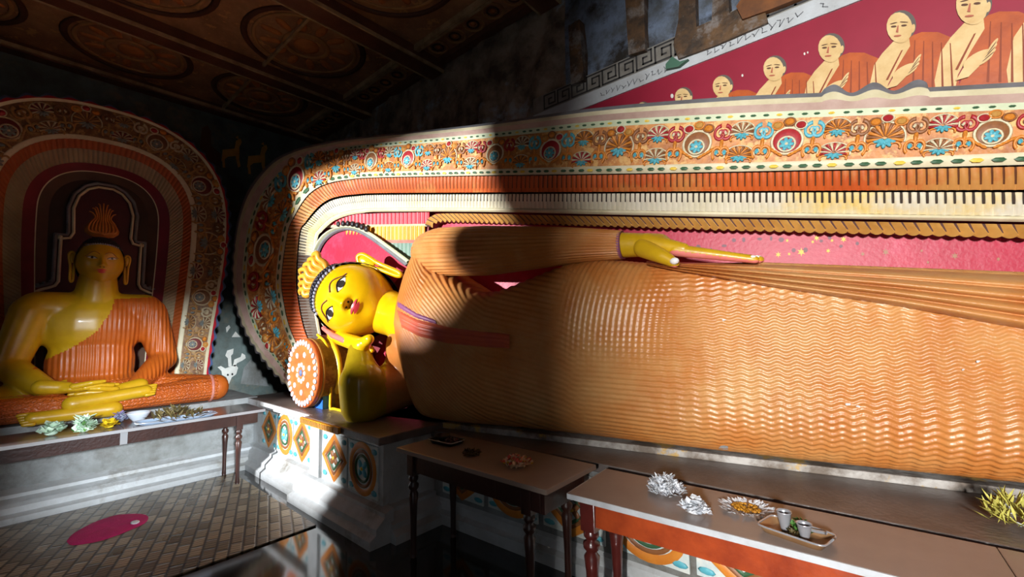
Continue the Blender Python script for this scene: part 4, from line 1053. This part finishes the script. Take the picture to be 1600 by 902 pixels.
# left hand: wrist, back of the hand, four fingers, thumb
def C2(a, b, ra, rb): return capsule(a, b, ra, rb)
def pr(px, d): return dep(onF(*px, d))/FPX
wr = onF(965, 383, .18); w2 = onF(1000, 383, .19); kn = onF(1062, 384, .2); 
q_ = pr((1000, 383), .19)
prims = [C2(wr, w2, 21*q_, 19*q_), C2(w2, onF(1030, 383, .2), 19*q_, 18*q_)]
for k, dd in enumerate((.27, .21, .15, .09)):
    kx = 1068-2*k
    prims.append(C2(onF(1010, 380, .17+dd*.2), onF(kx, 390, dd), 16*q_, 10*q_))
hv, hf = blob(prims, .012, 8); hand = mk('left_hand', hv, hf, skin2, R0)
for k, (dd, tip) in enumerate(((.27, 1180), (.21, 1186), (.15, 1188), (.09, 1184))):
    a = onF(1055, 391, dd); b = onF(1115, 398, dd); c = onF(tip, 406, dd)
    v, f = blob([C2(a, b, 9.5*q_, 7.6*q_), C2(b, c, 7.6*q_, 5.5*q_)], .009, 5)
    cm = fcen(v, f); ax = np.array([np.interp(p @ E1, [a @ E1, c @ E1], [a[2], c[2]]) for p in cm])
    mk('finger', v, f, [skin2, pinkpalm], hand, (cm[:, 2] < ax-.3*6*q_).astype(int))
    mk('nail', *ellipsoid(onF(tip-4, 402, dd+.005), (.022, .02, .012), None, 6, 8), nailm, hand)
ta, tb, tc_ = onF(1005, 388, .26), onF(1035, 401, .34), onF(1054, 411, .36)
v, f = blob([C2(ta, tb, 15*q_, 11*q_), C2(tb, tc_, 11*q_, 7.5*q_)], .01, 5)
cm = fcen(v, f); mk('thumb', v, f, [skin2, pinkpalm], hand, (cm[:, 2] < tc_[2]-.02).astype(int))
dr = ray(1055, 408); mk('nail', *ellipsoid(tc_-dr/np.linalg.norm(dr)*.035+EZ*.012, (.03, .02, .022), None, 8, 10), nailm, hand)
# head
up_h = np.array([-.75, -.53, .38]); out_h = np.array([.56, -.82, -.05])
em = onF(558, 470, .10); s_h = 120*dep(em)/FPX
out_n = out_h/np.linalg.norm(out_h); up_n = up_h-(up_h @ out_n)*out_n; up_n /= np.linalg.norm(up_n)
HC = em
head, HW = build_head(HC, out_h, up_h, s_h, R0, skin, 'tongues', flame_m, 1.0, .96, None, .055)
# neck and right shoulder
nk0 = HC-up_n*.35*s_h-out_n*.05*s_h; nk1 = onF(640, 500, .02)
mk('neck', *tube(spline(np.array([nk0, (nk0+nk1)/2, nk1, nk1+E1*.2]), 20), np.interp(np.linspace(0, 1, 20), [0, .4, 1], [.24, .22, .30]), 30), skin, R0)
# right arm: elbow on the slab, forearm upright, hand under the cheek
el = onY(566, 632, 2.13); q2 = dep(el)/FPX
fa = onY(566, 598, 2.13); wrp = onY(560, 548, 2.17); sh_ = onF(648, 585, -.1)
prims = [C2(el, fa, 33*q2, 36*q2), C2(fa, wrp, 34*q2, 17*q2), C2(el, sh_, 30*q2, 50*q2), C2(sh_, onF(650, 540, .0), 50*q2, 50*q2)]
v, f = blob(prims, .02, 10); cm = fcen(v, f)-CAM; pxx = 800+FPX*(cm @ cr)/(cm @ cf)
mk('right_arm', v, f, [olive, robe], R0, (pxx > 603).astype(int))  # shoulder side takes the darker robe colour, shade painted onto the arm
palm0 = onY(566, 540, 2.17); palm1 = onY(530, 528, 2.2)
v, f = blob([C2(palm0, palm1, 13*q2, 12*q2), C2(onY(572, 534, 2.2), onY(577, 530, 2.15), 10*q2, 8*q2), C2(wrp, palm0, 15*q2, 13*q2)], .012, 6)
rh = mk('right_hand', v, f, skin, R0)
for k in range(4):
    a = onY(540+k*3, 533-k*3, 2.14+.07*k); b = onY(520+k*3, 524-k*3, 2.14+.07*k); c = onY(505+k*3, 513-k*3, 2.16+.07*k)
    v, f = blob([C2(a, b, 5.5*q2, 5*q2), C2(b, c, 5*q2, 3.6*q2)], .008, 4); mk('finger', v, f, pinkpalm, rh)

# ---------------------------------------------------------------- round pillow and cloth
pc = onY(472, 580, 2.02); rp = (onY(472, 527, 2.02)[2]-onY(472, 636, 2.02)[2])/2
pc[2] = .766+rp+.004
AXP = (np.array([1.0, 0, 0]), EZ, np.array([0, 1.0, 0]))
PW = thing('bolster_pillow', (pc[0], pc[1]+.3, .766), 'round painted bolster with orange flower disc under the reclining head', 'pillow')
mk('drum', *lathe([(rp*.97, .02), (rp*.97, .20), (rp*.97, .55)], 48, pc, AXP), [floral_o], PW)
mk('disc', *lathe([(.001, -.012), (rp*.3, -.012), (rp*.86, -.004), (rp*.98, .0), (rp, .02), (rp*.985, .05), (rp*.97, .06)], 48, pc, AXP, False), [mat('disc_orange', (226, 122, 60), .45, (206, 96, 44), 8)], PW)
mb = MB()
for k in range(30):
    a = 2*PI*k/30; d = np.array([math.cos(a), 0, math.sin(a)]); t = np.array([-math.sin(a), 0, math.cos(a)])
    mb.add(*ellipsoid(pc+d*rp*.88-np.array([0, .006, 0]), (rp*.1, rp*.075, .012), (d, t, np.array([0, -1.0, 0])), 5, 8))
mb.build('petal_ring', [petalw], PW)
mb = MB()
for k in range(7):
    a = 2*PI*k/7+.3; mb.add(*ellipsoid(pc+rp*.56*np.array([math.cos(a), 0, math.sin(a)])-[0, .01, 0], (rp*.085, .012, rp*.085), None, 6, 10), 0)
for k in range(9):
    a = 2*PI*k/9; mb.add(*ellipsoid(pc+rp*.24*np.array([math.cos(a), 0, math.sin(a)])-[0, .012, 0], (rp*.07, .012, rp*.07), None, 6, 10), 0)
mb.add(*ellipsoid(pc-[0, .012, 0], (rp*.1, .014, rp*.1), None, 6, 12), 1)
mb.build('centre_flower', [petalw, bluel], PW)['kind'] = 'stuff'
mk('collar', *lathe([(rp*.97, .05), (rp*1.0, .06), (rp*1.0, .075), (rp*.97, .085)], 48, pc, AXP, False), ochre, PW)
mk('yellow_ring', *lathe([(rp*.96, .20), (rp*1.035, .21), (rp*1.05, .23), (rp*1.035, .25), (rp*.96, .26)], 48, pc, AXP, False), yelrim, PW)
mk('blue_base', *box(pc[0]+.02, pc[0]+rp*.72, pc[1]+.10, pc[1]+.2, .768, .768+rp*.5), bluecl, PW, smooth=False)
# draped cloth between bolster and elbow
yq = pc[1]+.16
cp = np.array([onY(a, b, yq)[[0, 2]] for a, b in ((496, 524), (508, 536), (515, 560), (517, 600), (516, 640), (520, 656), (530, 668))])
cp[:, 1] = np.maximum(cp[:, 1], .772); cp = np.vstack([cp, [cp[-1, 0]+.15, .772], [cp[-1, 0]+.42, .772]])
cp = rs(spline(cp, 120), 90)
V = []; 
for k, yy in enumerate(np.linspace(0, .5, 8)):
    for x, z in cp: V.append((x, yq+yy, z+(.0 if k else 0)))
V = np.array(V); V2 = V.copy(); V2[:, 0] += .02; n2 = len(V)
CL = mk('draped_cloth', V, gridF(8, 90), cloth_y); tag(CL, 'olive gold cloth with yellow edge spilling from the bolster beneath the elbow', 'cloth')
sm = CL.modifiers.new('thick', 'SOLIDIFY'); sm.thickness = .012; sm.offset = 1
mk('yellow_edge', *tube([(x, yq, z+.006) for x, z in cp], .014, 8), yelrim, CL)

# ---------------------------------------------------------------- seated statue
def robe_flutes():
    m = mat('robe_fluted', (196, 98, 28), .4, (170, 82, 26), 4.0)
    nt = m.node_tree; N = nt.nodes; L = nt.links
    tc = N.new('ShaderNodeTexCoord'); w_ = N.new('ShaderNodeTexWave'); w_.bands_direction = 'Y'; w_.inputs['Scale'].default_value = 8; w_.inputs['Distortion'].default_value = .6; w_.inputs['Detail'].default_value = 1
    L.new(tc.outputs['Object'], w_.inputs['Vector']); bp = N.new('ShaderNodeBump'); bp.inputs['Strength'].default_value = .6; bp.inputs['Distance'].default_value = .012
    L.new(w_.outputs['Fac'], bp.inputs['Height']); L.new(bp.outputs['Normal'], N['Principled BSDF'].inputs['Normal']); return m
fluted = robe_flutes()
def robe_scales():
    m = mat('robe_waved', (200, 100, 32), .4, (170, 78, 28), 4.0)
    nt = m.node_tree; N = nt.nodes; L = nt.links
    tc = N.new('ShaderNodeTexCoord'); w_ = N.new('ShaderNodeTexWave'); w_.bands_direction = 'Z'; w_.inputs['Scale'].default_value = 9; w_.inputs['Distortion'].default_value = 3.5; w_.inputs['Detail'].default_value = 0; w_.inputs['Detail Scale'].default_value = 6
    L.new(tc.outputs['Object'], w_.inputs['Vector']); bp = N.new('ShaderNodeBump'); bp.inputs['Strength'].default_value = .7; bp.inputs['Distance'].default_value = .012
    L.new(w_.outputs['Fac'], bp.inputs['Height']); L.new(bp.outputs['Normal'], N['Principled BSDF'].inputs['Normal']); return m
waved = robe_scales()
YS = onX(160, 402, -6.2)[1]
S0 = thing('seated_statue', (-6.4, YS, ZP), 'seated meditating statue with yellow face and orange robe under the arch', 'statue')
def sp(px, py, X): return onX(px, py, X)
def pA_(x, v, z): return np.array([x, YS+v, z])
zsh = sp(255, 470, -6.4)[2]
vsh = (sp(262, 480, -6.4)[1]-sp(14, 480, -6.4)[1])/2; YM = (sp(262, 480, -6.4)[1]+sp(14, 480, -6.4)[1])/2
def pB_(x, v, z): return np.array([x, YM+v, z])
prims = [ellipsoid(pB_(-6.45, 0, 1.66), (.25, .44, .38)), ellipsoid(pB_(-6.46, 0, 1.25), (.25, .36, .42)), ellipsoid(pB_(-6.45, 0, .98), (.34, .5, .2)),
         C2(pB_(-6.45, -vsh+.2, zsh-.10), pB_(-6.45, vsh-.2, zsh-.10), .17, .17), C2(pB_(-6.44, 0, zsh-.02), np.array([-6.42, YS, zsh+.24]), .19, .155)]
arms = []
for q in (-1, 1):
    shp = pB_(-6.44, q*(vsh-.16), zsh-.14); elp = pB_(-6.36, q*(vsh-.02), 1.27); wrs = pB_(-5.98, q*.30, 1.03)
    prims += [C2(shp, elp, .17, .13), C2(elp, wrs, .13, .085)]
    prims += [C2(pB_(-6.42, q*.25, .95), pB_(-6.02, q*.98, .92), .19, .15), C2(pB_(-6.02, q*.98, .92), pB_(-5.86, q*.15, .90), .145, .10)]
v, f = blob(prims, .017, 8)
cm = fcen(v, f); vv = cm[:, 1]-YM; zz = cm[:, 2]
fl = np.interp(zz, [1.0, 1.2, 1.33, 1.45, 1.6, 1.8, zsh, zsh+.05], [-.62, -.5, -.33, -.15, 0.0, .10, .13, .6])
isk = (vv < fl) & (zz > 1.13)
isk |= (zz > zsh+.06) & (np.abs(vv) < .25)
isk |= (vv < -.2) & (zz > 1.0) & (cm[:, 0] > -6.25) & (zz > .99+.0) & (zz < 1.25) & (zz > 1.02)
fm = np.where(isk, 0, np.where(zz < 1.09, 2, 1))
sb = mk('body', v, f, [skin2, fluted, waved], S0, fm)
for q in (-1, 1):
    kp = pB_(-6.02, q*.98, .92); dr = np.array([0, q, 0]); mk('knee_cap', *ellipsoid(kp+dr*.045, (.145, .125, .145), None, 12, 18), robe2, S0)
    mk('knee_hem', *lathe([(.14, -.012), (.156, -.012), (.156, .012), (.14, .012)], 28, kp-dr*.02, (np.array([1.0, 0, 0]), EZ, dr), False), pinkl, S0)
# hands resting in the lap, soles of the feet
def flathand(x, z, v0, v1, m, name):
    c0 = pB_(x, v0, z); dirv = np.sign(v1-v0)
    vv_, ff_ = blob([ellipsoid(pB_(x, v0, z), (.085, .13, .04)), C2(pB_(x, v0-dirv*.05, z+.01), pB_(x-.05, v0-dirv*.22, z+.03), .055, .07)], .012, 5)
    h = mk(name, vv_, ff_, m, S0)
    for k, (dx, ln) in enumerate(((.065, .20), (.022, .24), (-.022, .23), (-.062, .18))):
        a = pB_(x+dx, v0+dirv*.06, z); b = pB_(x+dx*.9, v0+dirv*(.06+ln*.55), z+.012); c = pB_(x+dx*.8, v0+dirv*(.06+ln), z+.004)
        q1, q2_ = blob([C2(a, b, .026, .022), C2(b, c, .022, .015)], .008, 4); mk('finger', q1, q2_, m, h)
    q1, q2_ = blob([C2(pB_(x+.06, v0-dirv*.02, z+.02), pB_(x+.1, v0+dirv*.1, z+.045), .03, .024), C2(pB_(x+.1, v0+dirv*.1, z+.045), pB_(x+.08, v0+dirv*.19, z+.05), .024, .017)], .008, 4); mk('thumb', q1, q2_, m, h)
flathand(-5.86, 1.005, .10, -.2, skin2, 'left_hand')
flathand(-5.84, 1.065, -.16, .2, skin2, 'right_hand')
def foot(a, b, z0, z1, x, name, m=skin2):
    A = pB_(x, a, z0); B = pB_(x, b, z1); d = B-A; d /= np.linalg.norm(d)
    q1, q2_ = blob([C2(A, A*.5+B*.5, .075, .062), C2(A*.5+B*.5, B, .062, .06)], .012, 6); o = mk(name, q1, q2_, m, S0)
    for k in range(5):
        c = B+np.array([-.05+.026*k, 0, .035-.018*k]); t1, t2 = blob([C2(c, c+d*(.09-.008*k), .021, .017)], .008, 3); mk('toe', t1, t2, m, o)
foot(-.18, .34, .93, .985, -5.76, 'right_foot')
foot(.10, -.42, .845, .84, -5.74, 'left_foot')
# head
yA, yB2 = sp(120, 402, -6.25)[1], sp(198, 402, -6.25)[1]; s_s = (yB2-yA)/.94
zc_ = (sp(157, 371, -6.2)[2]+sp(157, 437, -6.2)[2])/2
syv = (sp(157, 371, -6.2)[2]-sp(157, 437, -6.2)[2])/(.94*s_s)
build_head((-6.40, (yA+yB2)/2, zc_-.03), (1, -.02, .03), (0, 0, 1), s_s, S0, skin2, 'onion', flame_d, 1.0, max(.85, syv), None, .03)

# ================================================================ TABLES
def turned_leg(c, zt, r, m, name, par, dark=None):
    pr = [(r*.55, 0), (r*.7, .03), (r*.6, .07), (r*.62, .30*zt), (r*.8, .5*zt), (r*1.0, .60*zt), (r*.62, .63*zt), (r*1.05, .66*zt), (r*1.08, .69*zt), (r*.6, .71*zt), (r*.95, .735*zt), (r*1.0, .76*zt), (r*.7, .78*zt), (r*.7, .785*zt)]
    V, F = lathe([(a, b) for a, b in pr], 18, c)
    o = mk(name, V, F, m, par)
    bev(mk('leg_block', *box(c[0]-r, c[0]+r, c[1]-r, c[1]+r, .78*zt, zt), m, o, smooth=False), .004)
def table(name, label, org, rz, L_, W_, h, mt, medge, map_, mleg, r, nlegs=2, seam=None, apr=.13, legx=None, over=.04, drawer=False):
    t = thing(name, (0, 0, 0), label, 'table'); t.location = (org[0], org[1], 0); t.rotation_euler = (0, 0, rz)
    bpy.context.view_layer.update()
    def add(nm, VF, m, par=None, smooth=False):
        me_o = mk(nm, VF[0]+wloc(t)*0+np.array(t.location), VF[1], m, t, None, smooth); return me_o
    xs = [0, L_] if seam is None else [0, seam, L_]
    for a, b in zip(xs[:-1], xs[1:]):
        bev(add('table_top', box(a+(.001 if a else 0), b-(.001 if b < L_ else 0), 0, W_, h-.028, h), mt), .003)
        add('top_edge', box(a, b, -.004, .004, h-.027, h-.001), medge)
    add('end_edge', box(-.004, .0, 0, W_, h-.027, h-.001), medge); add('end_edge', box(L_, L_+.004, 0, W_, h-.027, h-.001), medge)
    o_ = over; a0 = h-.028-apr
    add('apron', box(o_+.01, L_-o_-.01, o_+.012, o_+.036, a0, h-.028), map_); add('apron', box(o_+.01, L_-o_-.01, W_-o_-.036, W_-o_-.012, a0, h-.028), map_)
    add('apron', box(o_+.012, o_+.036, o_+.02, W_-o_-.02, a0, h-.028), map_); add('apron', box(L_-o_-.036, L_-o_-.012, o_+.02, W_-o_-.02, a0, h-.028), map_)
    if drawer: bev(add('drawer_front', box(L_-.40, L_-o_-.03, o_+.0, o_+.014, a0+.005, h-.032), map_), .004)
    lx = legx or [o_+r, L_-o_-r]
    for x in lx:
        for y in (o_+r*.9, W_-o_-r*.9):
            c = np.array([x, y, 0.0])+np.array(t.location)
            turned_leg(c, h-.028, r, mleg, 'leg', t)
    return t
HT = .74
t1 = table('altar_table', 'dark wooden offering table with brown top in front of the head block corner', (-2.72, 1.845), math.radians(1.0), 1.30, .51, HT, ttop, mat('edge_brown', (150, 132, 120), .4), wood, wood, .034, drawer=True, legx=[.1, 1.13])
t2 = table('altar_table', 'reddish wooden offering table with pale edged top and turned mahogany legs', (-1.31, 1.90), math.radians(3.9), 2.45, .455, HT, ttop, ttedge, wood_r, wood_m, .04, seam=1.57, over=.045)
tA = table('altar_table', 'long narrow dark table with worn grey top before the seated statue', (-5.12, -1.75), math.radians(90), 3.58, .56, HT, ttop2, mat('edge_grey', (150, 150, 152), .4), wood, wood, .03, seam=2.45, legx=[.1, 3.36], apr=.11)
_jp = mk('joint_plate', *(lambda VF: (VF[0]+np.array(tA.location), VF[1]))(box(2.43, 2.48, .046, .053, .602, .71)), mat('edge_grey', (150, 150, 152), .4), tA, smooth=False)

# ================================================================ OFFERINGS
def petals(mb, c, n, r, h, ln, wd, mi, seed, spread=1.0, upb=.4):
    q = random.Random(seed)
    for k in range(n):
        a = q.uniform(0, 2*PI); rr = r*math.sqrt(q.random()); z = h*(1-(rr/r)**2)*q.uniform(.35, 1.0)
        p = np.array([c[0]+rr*math.cos(a), c[1]+rr*math.sin(a)*spread, c[2]+z+wd*.4])
        ta = q.uniform(0, 2*PI); el_ = q.uniform(upb-.5, upb+.7); d = np.array([math.cos(ta)*math.cos(el_), math.sin(ta)*math.cos(el_), math.sin(el_)])
        t = np.cross(d, (0, 0, 1.0)); t /= np.linalg.norm(t)+1e-9; nrm = np.cross(t, d)
        V = [p, p+d*ln*.5+t*wd*.5+nrm*.003, p+d*ln, p+d*ln*.5-t*wd*.5+nrm*.003, p+d*ln*.5-nrm*.004]
        V = np.array(V); V[:, 2] = np.maximum(V[:, 2], c[2]+.001)
        mb.add(V, [(0, 1, 4), (1, 2, 4), (2, 3, 4), (3, 0, 4)], mi)
def base_on(px, py, z=HT): return onZ(px, py, z+.001)
def heap(name, label, cat, px, py, r, h, comps, mats, z=HT, group=None, spread=1.0):
    c = base_on(px, py, z); mb = MB()
    mb.add(*ellipsoid(c+[0, 0, h*.25], (r*.7, r*.7*spread, h*.25), None, 6, 12), comps[0][1])
    for k, (n, mi, ln, wd) in enumerate(comps): petals(mb, c, n, r, h, ln, wd, mi, 17*k+int(px), spread)
    o = mb.build(name, mats); tag(o, label, cat, group); return o
heap('flower_heap', 'heap of spiky white blossoms on the reddish table', 'flowers', 1040, 768, .085, .075, [(460, 0, .03, .013)], [petalw])
heap('flower_heap', 'small mound of round white blossoms beside the flat flower ring', 'flowers', 1086, 802, .055, .05, [(130, 0, .03, .03)], [petalw])
# flat ring of blossoms with golden middle
c = base_on(1167, 797); mb = MB(); q = random.Random(2)
for k in range(150):
    a = q.uniform(0, 2*PI); rr = q.uniform(.05, .095); p = c+np.array([rr*math.cos(a)*1.1, rr*math.sin(a), .004])
    d = np.array([math.cos(a+q.uniform(-.6, .6)), math.sin(a+q.uniform(-.6, .6)), q.uniform(0, .5)]); t = np.array([-d[1], d[0], 0])
    mb.add([p, p+d*.014+t*.006+EZ*.003, p+d*.026+EZ*.004, p+d*.014-t*.006+EZ*.003, p+d*.014+EZ*.007], [(0, 1, 4), (1, 2, 4), (2, 3, 4), (3, 0, 4)], 0)
for k in range(70):
    a = q.uniform(0, 2*PI); rr = .055*math.sqrt(q.random()); mb.add(*ellipsoid(c+np.array([rr*math.cos(a)*1.1, rr*math.sin(a), .008]), (.008, .008, .006), None, 4, 6), 1)
tag(mb.build('flower_ring', [petalw, goldc]), 'flat ring of white petals with golden centre on the reddish table', 'flowers')
# tray with two steel cups and greenery
def tray(px, py, lx, ly, rz, m, name, label, z=HT, cat='tray', rim=.022):
    c = base_on(px, py, z); X = np.array([math.cos(rz), math.sin(rz), 0]); Y = np.array([-X[1], X[0], 0])
    prof = [(0.0, .002), (.80, .002), (.90, .004), (1.0, rim), (1.05, rim+.002), (1.06, rim), (1.0, rim-.004), (.9, .0), (0, 0)]
    n = 40; V = []
    for k, h in prof:
        for j in range(n):
            a = 2*PI*j/n; cx, sx_ = math.cos(a), math.sin(a); ex = .28
            V.append(c+X*lx*k*np.sign(cx)*abs(cx)**ex+Y*ly*k*np.sign(sx_)*abs(sx_)**ex+EZ*(h))
    o = mk(name, np.array(V), gridF(len(prof), n, False, True), m); tag(o, label, cat)
    Q = [c+X*lx*1.04*np.sign(math.cos(a))*abs(math.cos(a))**.28+Y*ly*1.04*np.sign(math.sin(a))*abs(math.sin(a))**.28+EZ*(rim+.003) for a in np.linspace(.01, 2*PI+.01, 60)]
    mk('tray_rim', *tube(Q, .004, 6), steel, o)
    return c, X, Y, o
c, X, Y, _ = tray(1244, 838, .115, .07, math.radians(-12), bronze, 'metal_tray', 'metal tray holding two steel cups and leaves on the reddish table')
def cup(p, r, h, m, label, group):
    t = mk('steel_cup', *lathe([(r*.5, 0), (r*.55, .004), (r*.6, h*.15), (r*.85, h*.6), (r*1.0, h*.92), (r*1.12, h), (r*1.05, h), (r*.92, h*.9), (r*.6, h*.2), (.001, h*.18)], 24, p, None, False), m)
    tag(t, label, 'cup', group)
cup(c+X*(-.045)+Y*.012+EZ*.0035, .026, .075, steel, 'taller steel cup at the flower ring end of the tray', None)
cup(c+X*.035+Y*(-.01)+EZ*.0035, .026, .06, steel, 'shorter steel cup among leaves on the metal tray', None)
o = mk('steel_spoon', *tube(spline(np.array([c+X*.09+Y*.045+EZ*.03, c+X*.03+Y*.05+EZ*.022, c-X*.08+Y*.052+EZ*.03]), 14), .007, 8), steel); tag(o, 'steel rod lying along the back of the metal tray', 'utensil')
mb = MB(); petals(mb, c+X*.0+Y*.035+EZ*.004, 60, .03, .04, .03, .012, 0, 4, .7); petals(mb, c-X*.005-Y*.02+EZ*.004, 22, .022, .015, .02, .01, 1, 5)
tag(mb.build('leaf_sprig', [leafm, dryl]), 'green leaf sprigs lying in the metal tray', 'leaves')
# small table: tray, dark dish, pink and white flowers
heap('flower_heap', 'heap of pink and white blossoms on the dark table', 'flowers', 808, 728, .085, .05, [(40, 0, .03, .028), (60, 0, .028, .02), (34, 1, .03, .026), (14, 2, .025, .02)], [mat('petal_cream', (236, 220, 196), .5, (220, 200, 170), 20), petalp, petaly])
heap('flower_heap', 'small withered dark flower pile on the dark table', 'flowers', 736, 711, .06, .02, [(60, 0, .03, .014), (20, 1, .025, .012)], [dryl, mat('withered', (54, 40, 32), .7)])
c, X, Y, _ = tray(698, 692, .12, .075, math.radians(4), darkmetal, 'metal_tray', 'dark metal tray with bowl and petals on the dark table')
tag(mk('small_bowl', *lathe([(.02, 0), (.03, .005), (.05, .03), (.055, .045), (.05, .043), (.02, .008), (.001, .008)], 20, c-X*.05+Y*.01+EZ*.0035, None, False), darkmetal), 'small dark bowl standing in the dark metal tray', 'bowl')
mb = MB(); petals(mb, c+X*.045+EZ*.003, 40, .05, .02, .03, .014, 0, 9); tag(mb.build('petal_pile', [mat('petal_dusty', (150, 110, 110), .6, (110, 80, 84), 20)]), 'dusty pink petals lying in the dark metal tray', 'petals')
# long table of the seated statue
heap('flower_heap', 'low pale green blossom clump on the long worn table', 'flowers', 80, 681, .06, .09, [(70, 0, .06, .055)], [petalg], group=None)
heap('flower_heap', 'taller pale green blossom clump beside the yellow flowers', 'flowers', 131, 676, .062, .12, [(80, 0, .065, .055), (20, 1, .06, .03)], [petalg, leafm])
heap('flower_heap', 'small bunch of bright yellow flowers on the long table', 'flowers', 170, 669, .05, .05, [(60, 0, .045, .04)], [petaly])
heap('flower_heap', 'crumpled silver and violet flower bunch beside the white bowl', 'flowers', 186, 660, .052, .07, [(50, 0, .05, .04), (40, 1, .05, .03)], [mat('foil', (190, 200, 220), .3, metal=.5), petalpu])
c = base_on(216, 658); r_ = .09
tag(mk('white_bowl', *lathe([(r_*.45, 0), (r_*.5, .008), (r_*.75, .035), (r_*.95, .07), (r_, .085), (r_*.95, .084), (r_*.7, .035), (r_*.4, .014), (.001, .013)], 28, c, None, False), mat('porcelain', (214, 222, 232), .25)), 'white porcelain bowl on the long table', 'bowl')
c, X, Y, _ = tray(277, 656, .30, .10, math.radians(90), mat('tray_pale', (170, 190, 214), .35), 'offering_tray', 'pale long tray of leaf offerings at the end of the long table')
mb = MB(); petals(mb, c+EZ*.004, 110, .2, .09, .09, .026, 0, 12, 1.0); petals(mb, c+EZ*.004, 30, .15, .08, .07, .03, 1, 13)
tag(mb.build('leaf_offering', [dryl, mat('pale_leaf', (150, 140, 90), .6)]), 'dry leaf offerings heaped in the pale long tray', 'leaves')
# straw coloured flowers at the right end
c = onZ(1588, 822, .722); mb = MB(); petals(mb, c, 130, .09, .12, .07, .012, 0, 21, 1.0, .7); petals(mb, c, 10, .05, .05, .05, .03, 1, 22)
tag(mb.build('flower_bunch', [strawm, petalw]), 'pale yellow green blossoms lying on the stone ledge', 'flowers')
# magenta cloth on the floor
out_px = [(104, 846), (112, 836), (128, 826), (150, 815), (178, 806), (205, 803), (225, 804), (232, 809), (226, 818), (205, 828), (180, 838), (155, 846), (128, 851), (110, 852)]
B_ = rs(spline(np.array([onZ(a, b, .014) for a, b in out_px+out_px[:1]]), 60), 49)[:-1]; nB_ = len(B_); cB = B_.mean(0); V = []
for k, h in ((0, .02), (.5, .024), (.92, .02), (1.0, .0135)):
    for i in range(nB_): V.append(cB*(1-k)+B_[i]*k+EZ*(h-.014)*1.0+EZ*(.003*math.sin(i*.9)*k*(k < 1)) if k else cB+EZ*(h-.014))
mat_o = mk('floor_cushion', np.array(V), gridF(4, nB_, False, True), clothm); tag(mat_o, 'magenta leaf-shaped cloth mat lying flat on the patterned floor', 'mat')
cc_ = onZ(211, 817, .024)
mk('label_tag', *ellipsoid(cc_+EZ*.004, (.05, .03, .004), None, 5, 10), petalw, mat_o)
